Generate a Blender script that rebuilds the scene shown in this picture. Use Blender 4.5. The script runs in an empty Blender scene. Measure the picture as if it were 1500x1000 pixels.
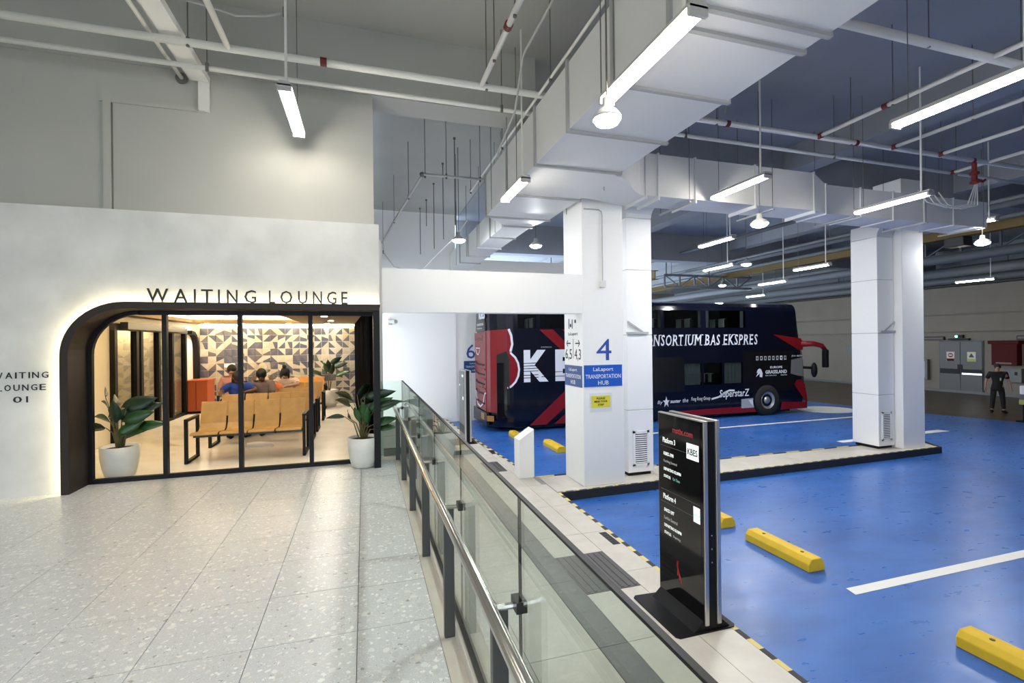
import bpy, bmesh, math, random
from mathutils import Vector, Matrix

random.seed(7)
SC = bpy.context.scene
COL = SC.collection
R = math.radians

# ------------------------------------------------------------------ camera, world, exposure
def make_camera():
    yaw, pitch, roll, F, H = R(17.06), R(0.016), R(-0.639), 706.0, 1.7
    f = Vector((math.sin(yaw) * math.cos(pitch), math.cos(yaw) * math.cos(pitch), math.sin(pitch)))
    r = Vector((math.cos(yaw), -math.sin(yaw), 0)); u = r.cross(f)
    r2 = r * math.cos(roll) + u * math.sin(roll); u2 = -r * math.sin(roll) + u * math.cos(roll)
    cd = bpy.data.cameras.new('camera'); cam = bpy.data.objects.new('camera', cd); COL.objects.link(cam)
    m = Matrix((( r2.x, u2.x, -f.x, 0), (r2.y, u2.y, -f.y, 0), (r2.z, u2.z, -f.z, H), (0, 0, 0, 1)))
    cam.matrix_world = m
    cd.sensor_fit = 'HORIZONTAL'; cd.sensor_width = 36.0; cd.lens = 36.0 * F / 1500.0
    cd.clip_start = 0.05; cd.clip_end = 200
    SC.camera = cam
make_camera()

w = bpy.data.worlds.new('World'); SC.world = w; w.use_nodes = True
bg = w.node_tree.nodes['Background']
bg.inputs[0].default_value = (0.74, 0.87, 1.0, 1); bg.inputs[1].default_value = 3.3   # sky fill added for floor and lower walls, through the opening behind the camera

vs = SC.view_settings
vs.view_transform = 'Standard'; vs.look = 'None'; vs.gamma = 1.0; vs.use_curve_mapping = False
vs.exposure = 0.8
SC.cycles.use_denoising = True
SC.cycles.max_bounces = 10; SC.cycles.diffuse_bounces = 5; SC.cycles.transparent_max_bounces = 24
SC.cycles.sample_clamp_indirect = 6.0
TUBE, BAY, DOWN, COVE, HALO = 46.0, 270.0, 330.0, 18.0, 22.0      # radiance of the lamps

# ------------------------------------------------------------------ materials
MATS = {}
def mat(name, col, rough=0.5, metal=0.0, spec=0.5, emit=None, es=0.0, noise=0.0, nscale=3.0, bump=0.0, bscale=40.0, coat=0.0):
    m = bpy.data.materials.new(name); m.use_nodes = True
    nt = m.node_tree; b = nt.nodes['Principled BSDF']
    b.inputs['Base Color'].default_value = (*col, 1); b.inputs['Roughness'].default_value = rough
    b.inputs['Metallic'].default_value = metal; b.inputs['Specular IOR Level'].default_value = spec
    if coat: b.inputs['Coat Weight'].default_value = coat; b.inputs['Coat Roughness'].default_value = 0.04
    if emit: b.inputs['Emission Color'].default_value = (*emit, 1); b.inputs['Emission Strength'].default_value = es
    if noise or bump:
        g = nt.nodes.new('ShaderNodeNewGeometry')
    if noise:
        n = nt.nodes.new('ShaderNodeTexNoise'); n.inputs['Scale'].default_value = nscale; n.inputs['Detail'].default_value = 5
        nt.links.new(g.outputs['Position'], n.inputs['Vector'])
        r = nt.nodes.new('ShaderNodeValToRGB')
        r.color_ramp.elements[0].position = 0.3; r.color_ramp.elements[1].position = 0.7
        r.color_ramp.elements[0].color = (*[c * (1 - noise) for c in col], 1)
        r.color_ramp.elements[1].color = (*[min(1, c * (1 + noise)) for c in col], 1)
        nt.links.new(n.outputs['Fac'], r.inputs['Fac']); nt.links.new(r.outputs['Color'], b.inputs['Base Color'])
    if bump:
        n2 = nt.nodes.new('ShaderNodeTexNoise'); n2.inputs['Scale'].default_value = bscale
        nt.links.new(g.outputs['Position'], n2.inputs['Vector'])
        bp = nt.nodes.new('ShaderNodeBump'); bp.inputs['Strength'].default_value = bump; bp.inputs['Distance'].default_value = 0.01
        nt.links.new(n2.outputs['Fac'], bp.inputs['Height']); nt.links.new(bp.outputs['Normal'], b.inputs['Normal'])
    MATS[name] = m
    return m

def emis(name, col, s):
    m = bpy.data.materials.new(name); m.use_nodes = True; nt = m.node_tree; nt.nodes.clear()
    e = nt.nodes.new('ShaderNodeEmission'); o = nt.nodes.new('ShaderNodeOutputMaterial')
    e.inputs[0].default_value = (*col, 1); e.inputs[1].default_value = s
    nt.links.new(e.outputs[0], o.inputs[0]); MATS[name] = m
    return m

def glass(name, tint, refl_min=0.025):
    m = bpy.data.materials.new(name); m.use_nodes = True; nt = m.node_tree; nt.nodes.clear()
    t = nt.nodes.new('ShaderNodeBsdfTransparent'); t.inputs[0].default_value = (*tint, 1)
    g = nt.nodes.new('ShaderNodeBsdfGlossy'); g.inputs['Roughness'].default_value = 0.01
    lw = nt.nodes.new('ShaderNodeLayerWeight'); lw.inputs[0].default_value = 0.5
    pw = nt.nodes.new('ShaderNodeMath'); pw.operation = 'POWER'; pw.inputs[1].default_value = 5.0
    fr = nt.nodes.new('ShaderNodeMath'); fr.operation = 'MULTIPLY_ADD'; fr.inputs[1].default_value = 0.93; fr.inputs[2].default_value = refl_min
    nt.links.new(lw.outputs['Facing'], pw.inputs[0]); nt.links.new(pw.outputs[0], fr.inputs[0])
    mx = nt.nodes.new('ShaderNodeMixShader'); o = nt.nodes.new('ShaderNodeOutputMaterial')
    nt.links.new(fr.outputs[0], mx.inputs[0]); nt.links.new(t.outputs[0], mx.inputs[1]); nt.links.new(g.outputs[0], mx.inputs[2])
    nt.links.new(mx.outputs[0], o.inputs[0]); MATS[name] = m
    return m

def terrazzo():
    m = mat('terrazzo', (0.52, 0.52, 0.50), 0.32, spec=0.45)
    nt = m.node_tree; b = nt.nodes['Principled BSDF']
    g = nt.nodes.new('ShaderNodeNewGeometry')
    base = nt.nodes.new('ShaderNodeTexNoise'); base.inputs['Scale'].default_value = 2.5; base.inputs['Detail'].default_value = 6
    nt.links.new(g.outputs['Position'], base.inputs['Vector'])
    r0 = nt.nodes.new('ShaderNodeValToRGB')
    r0.color_ramp.elements[0].color = (0.54, 0.555, 0.565, 1); r0.color_ramp.elements[1].color = (0.65, 0.665, 0.675, 1)
    nt.links.new(base.outputs['Fac'], r0.inputs['Fac'])
    prev = r0.outputs['Color']
    for sc, thr, stops in ((26, 0.30, ((0, (0.84, 0.84, 0.82)), (0.5, (0.58, 0.58, 0.57)), (0.75, (0.70, 0.69, 0.66)), (0.93, (0.34, 0.34, 0.34)))),
                           (60, 0.28, ((0, (0.82, 0.82, 0.80)), (0.5, (0.50, 0.50, 0.49)), (0.78, (0.70, 0.68, 0.64)), (0.94, (0.24, 0.24, 0.24)))),
                           (11, 0.22, ((0, (0.76, 0.76, 0.75)), (0.6, (0.56, 0.56, 0.55)), (0.9, (0.72, 0.71, 0.69))))):
        v = nt.nodes.new('ShaderNodeTexVoronoi'); v.inputs['Scale'].default_value = sc
        nw = nt.nodes.new('ShaderNodeTexNoise'); nw.inputs['Scale'].default_value = sc * 1.4
        nt.links.new(g.outputs['Position'], nw.inputs['Vector'])
        wm = nt.nodes.new('ShaderNodeMixRGB'); wm.inputs[0].default_value = 0.045
        nt.links.new(g.outputs['Position'], wm.inputs[1]); nt.links.new(nw.outputs['Color'], wm.inputs[2])
        nt.links.new(wm.outputs[0], v.inputs['Vector'])
        lt = nt.nodes.new('ShaderNodeMath'); lt.operation = 'LESS_THAN'; lt.inputs[1].default_value = thr
        nt.links.new(v.outputs['Distance'], lt.inputs[0])
        cr = nt.nodes.new('ShaderNodeValToRGB'); cr.color_ramp.interpolation = 'CONSTANT'
        while len(cr.color_ramp.elements) < len(stops): cr.color_ramp.elements.new(0.5)
        for e, (p, c) in zip(cr.color_ramp.elements, stops): e.position = p; e.color = (*c, 1)
        sp = nt.nodes.new('ShaderNodeSeparateColor'); nt.links.new(v.outputs['Color'], sp.inputs[0])
        nt.links.new(sp.outputs[0], cr.inputs['Fac'])
        mm = nt.nodes.new('ShaderNodeMixRGB'); nt.links.new(lt.outputs[0], mm.inputs[0])
        nt.links.new(prev, mm.inputs[1]); nt.links.new(cr.outputs['Color'], mm.inputs[2]); prev = mm.outputs[0]
    nt.links.new(prev, b.inputs['Base Color'])

def epoxy():
    m = mat('blue_epoxy', (0.028, 0.135, 0.50), 0.3, spec=0.5)
    nt = m.node_tree; b = nt.nodes['Principled BSDF']; g = nt.nodes.new('ShaderNodeNewGeometry')
    mp = nt.nodes.new('ShaderNodeMapping'); mp.inputs['Scale'].default_value = (0.6, 1.4, 1)
    nt.links.new(g.outputs['Position'], mp.inputs[0])
    n = nt.nodes.new('ShaderNodeTexNoise'); n.inputs['Scale'].default_value = 1.6; n.inputs['Detail'].default_value = 9; n.inputs['Roughness'].default_value = 0.65
    nt.links.new(mp.outputs[0], n.inputs['Vector'])
    r = nt.nodes.new('ShaderNodeValToRGB'); r.color_ramp.elements[0].position = 0.33; r.color_ramp.elements[1].position = 0.7
    r.color_ramp.elements[0].color = (0.020, 0.105, 0.40, 1); r.color_ramp.elements[1].color = (0.045, 0.175, 0.56, 1)
    nt.links.new(n.outputs['Fac'], r.inputs['Fac']); nt.links.new(r.outputs[0], b.inputs['Base Color'])
    n2 = nt.nodes.new('ShaderNodeTexNoise'); n2.inputs['Scale'].default_value = 7; n2.inputs['Detail'].default_value = 8
    nt.links.new(mp.outputs[0], n2.inputs['Vector'])
    rr = nt.nodes.new('ShaderNodeMapRange'); rr.inputs['To Min'].default_value = 0.2; rr.inputs['To Max'].default_value = 0.42
    nt.links.new(n2.outputs['Fac'], rr.inputs['Value']); nt.links.new(rr.outputs[0], b.inputs['Roughness'])

terrazzo(); epoxy()
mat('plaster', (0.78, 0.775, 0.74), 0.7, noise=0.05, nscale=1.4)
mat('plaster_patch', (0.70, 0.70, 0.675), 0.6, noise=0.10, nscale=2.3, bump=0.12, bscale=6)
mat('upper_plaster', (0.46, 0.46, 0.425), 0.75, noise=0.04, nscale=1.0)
mat('soffit', (0.43, 0.43, 0.405), 0.8, noise=0.05, nscale=0.8)
mat('bay_soffit', (0.29, 0.305, 0.33), 0.8, noise=0.06, nscale=0.8)
mat('column_paint', (0.92, 0.92, 0.91), 0.5)
mat('duct_skin', (0.66, 0.665, 0.67), 0.45, noise=0.03, nscale=1.2)
mat('duct_flange', (0.36, 0.365, 0.365), 0.45)
mat('pipe_paint', (0.74, 0.735, 0.70), 0.4)
mat('rod_steel', (0.16, 0.155, 0.14), 0.5, metal=0.3)
mat('red_paint', (0.14, 0.010, 0.010), 0.4)
mat('grey_paint', (0.45, 0.45, 0.44), 0.4)
mat('stone_tile', (0.60, 0.565, 0.50), 0.38, noise=0.07, nscale=5)
mat('dark_tile', (0.13, 0.13, 0.13), 0.45, noise=0.08, nscale=5)
mat('tactile_tile', (0.085, 0.08, 0.082), 0.5)
mat('grout', (0.33, 0.32, 0.30), 0.8)
mat('concrete', (0.55, 0.52, 0.47), 0.7, noise=0.08, nscale=4)
mat('asphalt', (0.085, 0.06, 0.036), 0.35, noise=0.3, nscale=1.2)
mat('hazard_black', (0.018, 0.018, 0.018), 0.6)
mat('hazard_yellow', (0.75, 0.62, 0.22), 0.6)
mat('line_white', (0.86, 0.86, 0.84), 0.5)
mat('stop_yellow', (0.80, 0.52, 0.02), 0.55, noise=0.06, nscale=6)
mat('dark_metal', (0.035, 0.035, 0.037), 0.4, metal=0.4)
mat('post_metal', (0.075, 0.075, 0.075), 0.42, metal=0.5)
mat('steel', (0.62, 0.60, 0.57), 0.22, metal=1.0)
mat('bronze', (0.026, 0.019, 0.015), 0.5, spec=0.3)
mat('black', (0.005, 0.005, 0.006), 0.5, spec=0.25)
def matte(name, col):
    m = bpy.data.materials.new(name); m.use_nodes = True; nt = m.node_tree; nt.nodes.clear()
    d = nt.nodes.new('ShaderNodeBsdfDiffuse'); d.inputs[0].default_value = (*col, 1); o = nt.nodes.new('ShaderNodeOutputMaterial')
    nt.links.new(d.outputs[0], o.inputs[0]); MATS[name] = m
matte('slat_black', (0.007, 0.007, 0.008))
mat('black_gloss', (0.006, 0.006, 0.007), 0.06, spec=0.5)
mat('wood', (0.46, 0.26, 0.075), 0.4, noise=0.12, nscale=9)
mat('wood_orange', (0.66, 0.30, 0.07), 0.4, noise=0.08, nscale=9)
mat('counter_orange', (0.42, 0.085, 0.025), 0.45)
mat('lounge_floor', (0.82, 0.78, 0.70), 0.3, noise=0.08, nscale=3)
mat('cream', (0.80, 0.74, 0.62), 0.55)
mat('lounge_wall', (0.82, 0.77, 0.68), 0.6)
mat('lounge_soffit', (0.36, 0.28, 0.20), 0.7)
mat('tile_cream', (0.52, 0.45, 0.33), 0.4); mat('tile_slate', (0.085, 0.09, 0.125), 0.4); mat('tile_pale', (0.58, 0.52, 0.42), 0.4)
mat('tile_mauve', (0.13, 0.12, 0.125), 0.4)
mat('pot', (0.72, 0.72, 0.67), 0.55, noise=0.03, nscale=9)
mat('soil', (0.03, 0.022, 0.015), 0.9)
mat('leaf', (0.020, 0.075, 0.018), 0.35, noise=0.3, nscale=8); mat('leaf_dark', (0.010, 0.032, 0.014), 0.4); mat('stem', (0.12, 0.11, 0.04), 0.5)
mat('letter_black', (0.006, 0.006, 0.006), 0.5)
mat('sign_blue', (0.012, 0.11, 0.55), 0.4); mat('sign_blue_shaded', (0.02, 0.07, 0.26), 0.4); mat('sign_white', (0.85, 0.86, 0.88), 0.5)  # second blue: the sign blue with shade put in, for signs on shaded faces
mat('sign_yellow', (0.78, 0.70, 0.05), 0.5); mat('number_blue', (0.03, 0.09, 0.40), 0.5); mat('clear_board', (0.80, 0.82, 0.82), 0.2)
mat('bus_navy', (0.0022, 0.0032, 0.011), 0.12, spec=0.35); mat('bus_red', (0.20, 0.006, 0.010), 0.25, spec=0.4)
mat('bus_white', (0.72, 0.74, 0.80), 0.4); mat('bus_dark', (0.004, 0.004, 0.005), 0.25)
mat('bus_seat', (0.50, 0.52, 0.50), 0.8); mat('bus_curtain', (0.17, 0.175, 0.175), 0.8); mat('tyre', (0.012, 0.012, 0.012), 0.8)
mat('rim', (0.42, 0.43, 0.44), 0.35, metal=0.8); mat('lamp_amber', (0.35, 0.16, 0.03), 0.3); mat('grey_panel', (0.36, 0.38, 0.42), 0.4)
mat('skin', (0.46, 0.26, 0.17), 0.5); mat('skin_dark', (0.16, 0.085, 0.055), 0.5); mat('hair', (0.010, 0.008, 0.008), 0.5)
mat('cloth_pink', (0.62, 0.30, 0.28), 0.8); mat('cloth_pale', (0.74, 0.58, 0.52), 0.8); mat('cloth_blue', (0.015, 0.055, 0.36), 0.7)
mat('cloth_cream', (0.72, 0.66, 0.55), 0.8); mat('cloth_dark', (0.010, 0.010, 0.012), 0.8); mat('cloth_stripe', (0.20, 0.15, 0.14), 0.8)
mat('cloth_white', (0.75, 0.74, 0.70), 0.8); mat('bag_orange', (0.75, 0.20, 0.05), 0.6); mat('shoe_white', (0.62, 0.58, 0.52), 0.7)
mat('door_grey', (0.085, 0.08, 0.075), 0.45); mat('wall_tan', (0.21, 0.18, 0.145), 0.7, noise=0.05, nscale=1); mat('red_box', (0.075, 0.006, 0.005), 0.6, spec=0.15)
mat('lime', (0.42, 0.45, 0.12), 0.6); mat('beam_ochre', (0.14, 0.09, 0.022), 0.6); mat('truss_paint', (0.13, 0.145, 0.16), 0.6)
mat('screen', (0.010, 0.010, 0.011), 0.08); mat('frame_silver', (0.62, 0.60, 0.58), 0.3, metal=0.9)
mat('screen_text', (0.6, 0.62, 0.6), 0.4, emit=(0.8, 0.85, 0.82), es=0.45); mat('screen_dim', (0.3, 0.3, 0.3), 0.4, emit=(0.5, 0.5, 0.5), es=0.25)
mat('screen_red', (0.25, 0.02, 0.02), 0.4, emit=(0.6, 0.03, 0.03), es=0.12); mat('screen_green', (0.2, 0.45, 0.4), 0.4, emit=(0.2, 0.5, 0.42), es=0.25)
mat('screen_white', (0.7, 0.75, 0.73), 0.4, emit=(0.75, 0.85, 0.82), es=0.55); mat('screen_rule', (0.12, 0.12, 0.12), 0.4)
mat('far_screen', (0.16, 0.16, 0.155), 0.5)
emis('tube_lit', (1.0, 0.93, 0.81), TUBE); emis('bay_lit', (0.93, 0.96, 1.0), BAY); emis('down_lit', (1.0, 0.90, 0.74), DOWN)
emis('cove_lit', (1.0, 0.76, 0.40), COVE); emis('halo_lit', (1.0, 0.86, 0.52), HALO); emis('exit_lit', (0.3, 1.0, 0.6), 3.0)
glass('rail_glass', (0.86, 0.91, 0.87)); glass('lounge_glass', (0.985, 0.985, 0.975), 0.0); glass('bus_glass', (0.66, 0.70, 0.70), 0.03); glass('door_glass', (0.72, 0.72, 0.70), 0.10)

# ------------------------------------------------------------------ building helpers
def wloc(o):
    v = Vector((0, 0, 0))
    while o is not None: v = v + o.location; o = o.parent
    return v

class MB:
    def __init__(s): s.v = []; s.f = []; s.m = []
    def add(s, vs, fs, mi=0):
        o = len(s.v); s.v += [tuple(p) for p in vs]; s.f += [tuple(i + o for i in f) for f in fs]; s.m += [mi] * len(fs); return s
    def box(s, a, b, mi=0):
        x0, y0, z0 = a; x1, y1, z1 = b
        return s.add([(x0, y0, z0), (x1, y0, z0), (x1, y1, z0), (x0, y1, z0), (x0, y0, z1), (x1, y0, z1), (x1, y1, z1), (x0, y1, z1)],
                     [(0, 3, 2, 1), (4, 5, 6, 7), (0, 1, 5, 4), (1, 2, 6, 5), (2, 3, 7, 6), (3, 0, 4, 7)], mi)
    def bar(s, p, q, wd, ht, mi=0, up=(0, 0, 1)):
        p = Vector(p); q = Vector(q); d = (q - p).normalized(); u = Vector(up)
        if abs(d.dot(u)) > .98: u = Vector((1, 0, 0))
        a = d.cross(u).normalized() * wd / 2; b = a.cross(d).normalized() * ht / 2
        vs = [p - a - b, p + a - b, p + a + b, p - a + b, q - a - b, q + a - b, q + a + b, q - a + b]
        return s.add(vs, [(0, 1, 2, 3), (7, 6, 5, 4), (0, 4, 5, 1), (1, 5, 6, 2), (2, 6, 7, 3), (3, 7, 4, 0)], mi)
    def tube(s, pts, r, n=8, mi=0, caps=True):
        pts = [Vector(p) for p in pts]; rs = r if isinstance(r, (list, tuple)) else [r] * len(pts)
        rings = []; pa = None
        for i, p in enumerate(pts):
            d = (pts[min(i + 1, len(pts) - 1)] - pts[max(i - 1, 0)]).normalized()
            if pa is None:
                u = Vector((0, 0, 1)) if abs(d.z) < .95 else Vector((1, 0, 0)); a = d.cross(u).normalized()
            else:
                a = (pa - d * pa.dot(d)).normalized()
            pa = a; b = d.cross(a)
            rings.append([p + (a * math.cos(2 * math.pi * k / n) + b * math.sin(2 * math.pi * k / n)) * rs[i] for k in range(n)])
        vs = [v for g in rings for v in g]; fs = []
        for i in range(len(rings) - 1):
            for k in range(n):
                fs.append((i * n + k, (i + 1) * n + k, (i + 1) * n + (k + 1) % n, i * n + (k + 1) % n))
        if caps: fs.append(tuple(range(n))); fs.append(tuple(reversed(range((len(rings) - 1) * n, len(rings) * n))))
        return s.add(vs, fs, mi)
    def lathe(s, prof, c, n=24, mi=0, axis='Z', caps=(1, 1)):
        cx, cy, cz = c; vs = []; fs = []
        for r, h in prof:
            for k in range(n):
                t = 2 * math.pi * k / n; a, b = r * math.cos(t), r * math.sin(t)
                vs.append({'Z': (cx + a, cy + b, cz + h), 'Y': (cx + a, cy + h, cz + b), 'X': (cx + h, cy + a, cz + b)}[axis])
        for i in range(len(prof) - 1):
            for k in range(n): fs.append((i * n + k, i * n + (k + 1) % n, (i + 1) * n + (k + 1) % n, (i + 1) * n + k))
        if caps[0]: fs.append(tuple(reversed(range(n))))
        if caps[1]: fs.append(tuple(range((len(prof) - 1) * n, len(prof) * n)))
        return s.add(vs, fs, mi)
    def prism(s, poly, axis, a, b, mi=0):
        # poly in the two remaining axes; extruded from a to b
        def P(p, t): return {'Y': (p[0], t, p[1]), 'X': (t, p[0], p[1]), 'Z': (p[0], p[1], t)}[axis]
        n = len(poly); vs = [P(p, a) for p in poly] + [P(p, b) for p in poly]
        fs = [tuple(range(n)), tuple(reversed(range(n, 2 * n)))] + [(i, i + n, (i + 1) % n + n, (i + 1) % n) for i in range(n)]
        return s.add(vs, fs, mi)
    def ribbon(s, path, wid, axis, a, b, mi=0):
        # flat ribbon of given width following a 2d path, extruded from a to b
        L = []; Rr = []
        for i, p in enumerate(path):
            q0 = Vector(path[max(i - 1, 0)]); q1 = Vector(path[min(i + 1, len(path) - 1)]); d = (q1 - q0).normalized(); n = Vector((-d.y, d.x)) * wid / 2
            L.append((p[0] + n.x, p[1] + n.y)); Rr.append((p[0] - n.x, p[1] - n.y))
        for i in range(len(path) - 1): s.prism([L[i], L[i + 1], Rr[i + 1], Rr[i]], axis, a, b, mi)
        return s
    def ell(s, c, r, nu=14, nv=9, mi=0):
        vs = []; fs = []
        for j in range(nv + 1):
            ph = math.pi * j / nv - math.pi / 2
            for k in range(nu):
                t = 2 * math.pi * k / nu
                vs.append((c[0] + r[0] * math.cos(ph) * math.cos(t), c[1] + r[1] * math.cos(ph) * math.sin(t), c[2] + r[2] * math.sin(ph)))
        for j in range(nv):
            for k in range(nu): fs.append((j * nu + k, j * nu + (k + 1) % nu, (j + 1) * nu + (k + 1) % nu, (j + 1) * nu + k))
        return s.add(vs, fs, mi)
    def text(s, txt, org, ux, uy, width, height, depth=0.004, shear=0.0, bold=0.0, mi=0, spacing=1.0):
        vs, ts, (x0, x1, y0, y1) = glyphs(txt, shear, bold, spacing)
        ux = Vector(ux); uy = Vector(uy); n = ux.cross(uy); o = Vector(org)
        W = (x1 - x0) or 1; Hh = (y1 - y0) or 1
        if width is None: width = height * W / Hh
        return s.add([o + ux * ((v[0] - x0) / W * width) + uy * ((v[1] - y0) / Hh * height) + n * (depth if v[2] > 0 else 0.0005) for v in vs], ts, mi)
    def build(s, name, m, parent=None, bevel=0, smooth=False, at=None, seg=2):
        me = bpy.data.meshes.new(name)
        off = wloc(parent) if parent is not None else Vector(at or (0, 0, 0))
        me.from_pydata([Vector(v) - off for v in s.v], [], s.f)
        ms = m if isinstance(m, (list, tuple)) else [m]
        for k in ms: me.materials.append(MATS[k])
        for p, mi in zip(me.polygons, s.m): p.material_index = mi; p.use_smooth = smooth
        bm = bmesh.new(); bm.from_mesh(me)
        bmesh.ops.recalc_face_normals(bm, faces=bm.faces)
        if bevel:
            es = [e for e in bm.edges if len(e.link_faces) == 2 and e.calc_face_angle() > 0.5]
            bmesh.ops.bevel(bm, geom=es, offset=bevel, segments=seg, affect='EDGES', profile=0.5)
        bm.to_mesh(me); bm.free()
        o = bpy.data.objects.new(name, me); COL.objects.link(o)
        if parent is not None: o.parent = parent
        elif at is not None: o.location = at
        return o

_gc = {}
def glyphs(txt, shear, bold, spacing):
    k = (txt, shear, bold, spacing)
    if k not in _gc:
        cu = bpy.data.curves.new('t', 'FONT'); cu.body = txt; cu.size = 1.0; cu.shear = shear; cu.offset = bold
        cu.extrude = 0.01; cu.resolution_u = 2; cu.space_character = spacing
        ob = bpy.data.objects.new('t', cu)
        me = bpy.data.meshes.new_from_object(ob)
        vs = [tuple(v.co) for v in me.vertices]; fs = [tuple(p.vertices) for p in me.polygons]
        bpy.data.objects.remove(ob); bpy.data.curves.remove(cu); bpy.data.meshes.remove(me)
        xs = [v[0] for v in vs]; ys = [v[1] for v in vs]
        _gc[k] = (vs, fs, (min(xs), max(xs), min(ys), max(ys)))
    return _gc[k]

def thing(name, label, cat, loc=(0, 0, 0), group=None):
    o = bpy.data.objects.new(name, None); COL.objects.link(o); o.location = loc; o.empty_display_size = .1
    o['label'] = label; o['category'] = cat
    if group: o['group'] = group
    return o
def tag(o, label, cat, group=None):
    o['label'] = label; o['category'] = cat
    if group: o['group'] = group
    return o
def struct(o): o['kind'] = 'structure'; return o
def stuff(o): o['kind'] = 'stuff'; return o
def dup(root, loc, label, rotz=None):
    def cp(o, par):
        c = o.copy(); COL.objects.link(c)
        if par is not None: c.parent = par
        for ch in list(o.children): cp(ch, c)
        return c
    r = cp(root, None); r.location = loc; r['label'] = label
    if rotz is not None: r.rotation_euler = (0, 0, rotz)
    return r

ZP, ZB = -0.90, -1.05          # platform level, bay level
FX, FUP = (1, 0, 0), (0, 0, 1)  # text axes on faces that look towards -Y
LX = (0, -1, 0)                 # text axis on faces that look towards -X

# ------------------------------------------------------------------ floors
def floors():
    # upper terrazzo floor: slab with recessed bed and single tiles
    lf = struct(MB().box((-7, -5, ZB), (0.62, 7.23, -0.012)).build('floor', 'grout'))
    xs = [-0.055 - .565 * i for i in range(0, 13)]
    ys = [3.0 + .5635 * i for i in range(-8, 9)]
    meshes = {}
    def tile(x0, y0, x1, y1, z0, z1, m, par, gap=.0022, bev=.0):
        key = (round(x1 - x0, 3), round(y1 - y0, 3), round(z1 - z0, 3), m)
        if key not in meshes:
            a, b, c = (x1 - x0) / 2 - gap, (y1 - y0) / 2 - gap, (z1 - z0)
            o = MB().box((-a, -b, -c), (a, b, 0)).build('tile', m); meshes[key] = o.data; COL.objects.unlink(o); bpy.data.objects.remove(o)
        o = bpy.data.objects.new('tile', meshes[key]); COL.objects.link(o); o.parent = par
        o.location = Vector(((x0 + x1) / 2, (y0 + y1) / 2, z1)) - wloc(par)
        return o
    for i in range(len(xs) - 1):
        for j in range(len(ys) - 1):
            if -0.6 < ys[j + 1] and xs[i] > -4.9: tile(xs[i + 1], ys[j], xs[i], min(ys[j + 1], 7.23), -.012, 0, 'terrazzo', lf)
    yb = [-1.5, -0.35, 0.78, 1.9, 3.0, 3.52, 3.95, 5.3, 6.4, 7.23]
    for j in range(len(yb) - 1): tile(-.055, yb[j], .40, yb[j + 1], -.012, 0, 'terrazzo', lf)
    MB().box((.40, -5, -.012), (.485, 7.23, .002)).build('border', 'stone_tile', lf)
    k = MB().box((.485, -5, -.9), (.62, 7.3, .07)); struct(k.build('trim_1', 'concrete', bevel=.008))
    # lower platform
    pf = struct(MB().prism([(.62, -5), (3.10, -5), (3.17, 3), (3.18, 7.66), (13.0, 7.92), (13.35, 8.5), (13.3, 8.72), (3.10, 8.72), (2.92, 11.2), (2.72, 14), (2.62, 16.55), (-1.2, 16.55), (-1.2, 14.7), (.62, 14.7)], 'Z', ZB, ZP - .012).build('platform_floor', 'grout'))
    cols = [(.62, 1.25), (1.25, 1.875), (1.875, 2.15), (2.15, 2.785), (2.785, 3.16)]
    rows = [-1.96 + 1.13 * i for i in range(0, 17)]
    for ci, (a, b) in enumerate(cols):
        for j in range(len(rows) - 1):
            y0, y1 = rows[j], rows[j + 1]
            if y1 > 16.5: continue
            m = 'dark_tile' if ci == 2 else 'stone_tile'
            x1 = b
            if ci == 4:
                if y1 > 8.6: x1 = 3.10 - max(0, y1 - 8.7) * .066
                else: x1 = 3.14
                if x1 - a < .06: continue
            if ci == 3 and y1 > 13: x1 = min(b, 3.10 - (y1 - 8.7) * .066)
            tile(a, y0, x1, y1, ZP - .012, ZP, m, pf, gap=.003)
    for j in range(9):
        a = 3.16 + j * 1.13; b = min(a + 1.13, 13.0)
        tile(a, 7.72 + .026 * (j + .5) * 1.05, b, 8.66, ZP - .012, ZP, 'stone_tile', pf, gap=.003)
    # dark tactile plates
    def tact(name, x0, y0, x1, y1, label):
        o = MB().box((x0, y0, ZP - .002), (x1, y1, ZP + .005))
        n = int((x1 - x0) / .07)
        for i in range(n):
            xa = x0 + (i + .25) * (x1 - x0) / n; o.box((xa, y0 + .02, ZP + .004), (xa + .03, y1 - .02, ZP + .011))
        tag(o.build(name, 'tactile_tile', at=((x0 + x1) / 2, (y0 + y1) / 2, ZP)), label, 'floor plate')
    tact('tactile_plate', 2.155, 4.50, 2.78, 5.37, 'dark ribbed tactile plate set in the platform beside the near display kiosk')
    tact('tactile_plate', 2.36, 9.30, 2.73, 10.1, 'dark ribbed tactile plate on the platform behind the white bollard')
    for (x, y, lb) in ((3.06, 5.7, 'small dark drain slot at the hazard edge beside the near blue bay'), (2.86, 11.02, 'small dark drain slot near the far kiosk at the bay edge')):
        g = MB().box((x - .05, y - .2, ZP - .003), (x + .05, y + .2, ZP + .004))
        for i in range(6): g.box((x - .045, y - .18 + i * .065, ZP + .003), (x + .045, y - .15 + i * .065, ZP + .007))
        tag(g.build('drain_grate', 'dark_metal', at=(x, y, ZP)), lb, 'drain')
    # blue bays
    struct(MB().prism([(3.0, -5), (20.6, -5), (20.3, 9), (19.2, 12.6), (18.6, 16), (18.0, 24), (1.5, 24), (1.5, 16.6), (3.0, 8)], 'Z', ZB - .1, ZB).build('bay_floor', 'blue_epoxy'))
    struct(MB().box((17.0, -6, ZB - .12), (29, 40, ZB - .004)).build('driveway_floor', 'asphalt'))
    # hazard edging: alternating black and yellow blocks along the kerb
    hz = struct(MB().box((3.12, -1, ZB), (3.15, 7.6, ZP - .013)).build('trim_2', 'hazard_black'))
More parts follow.
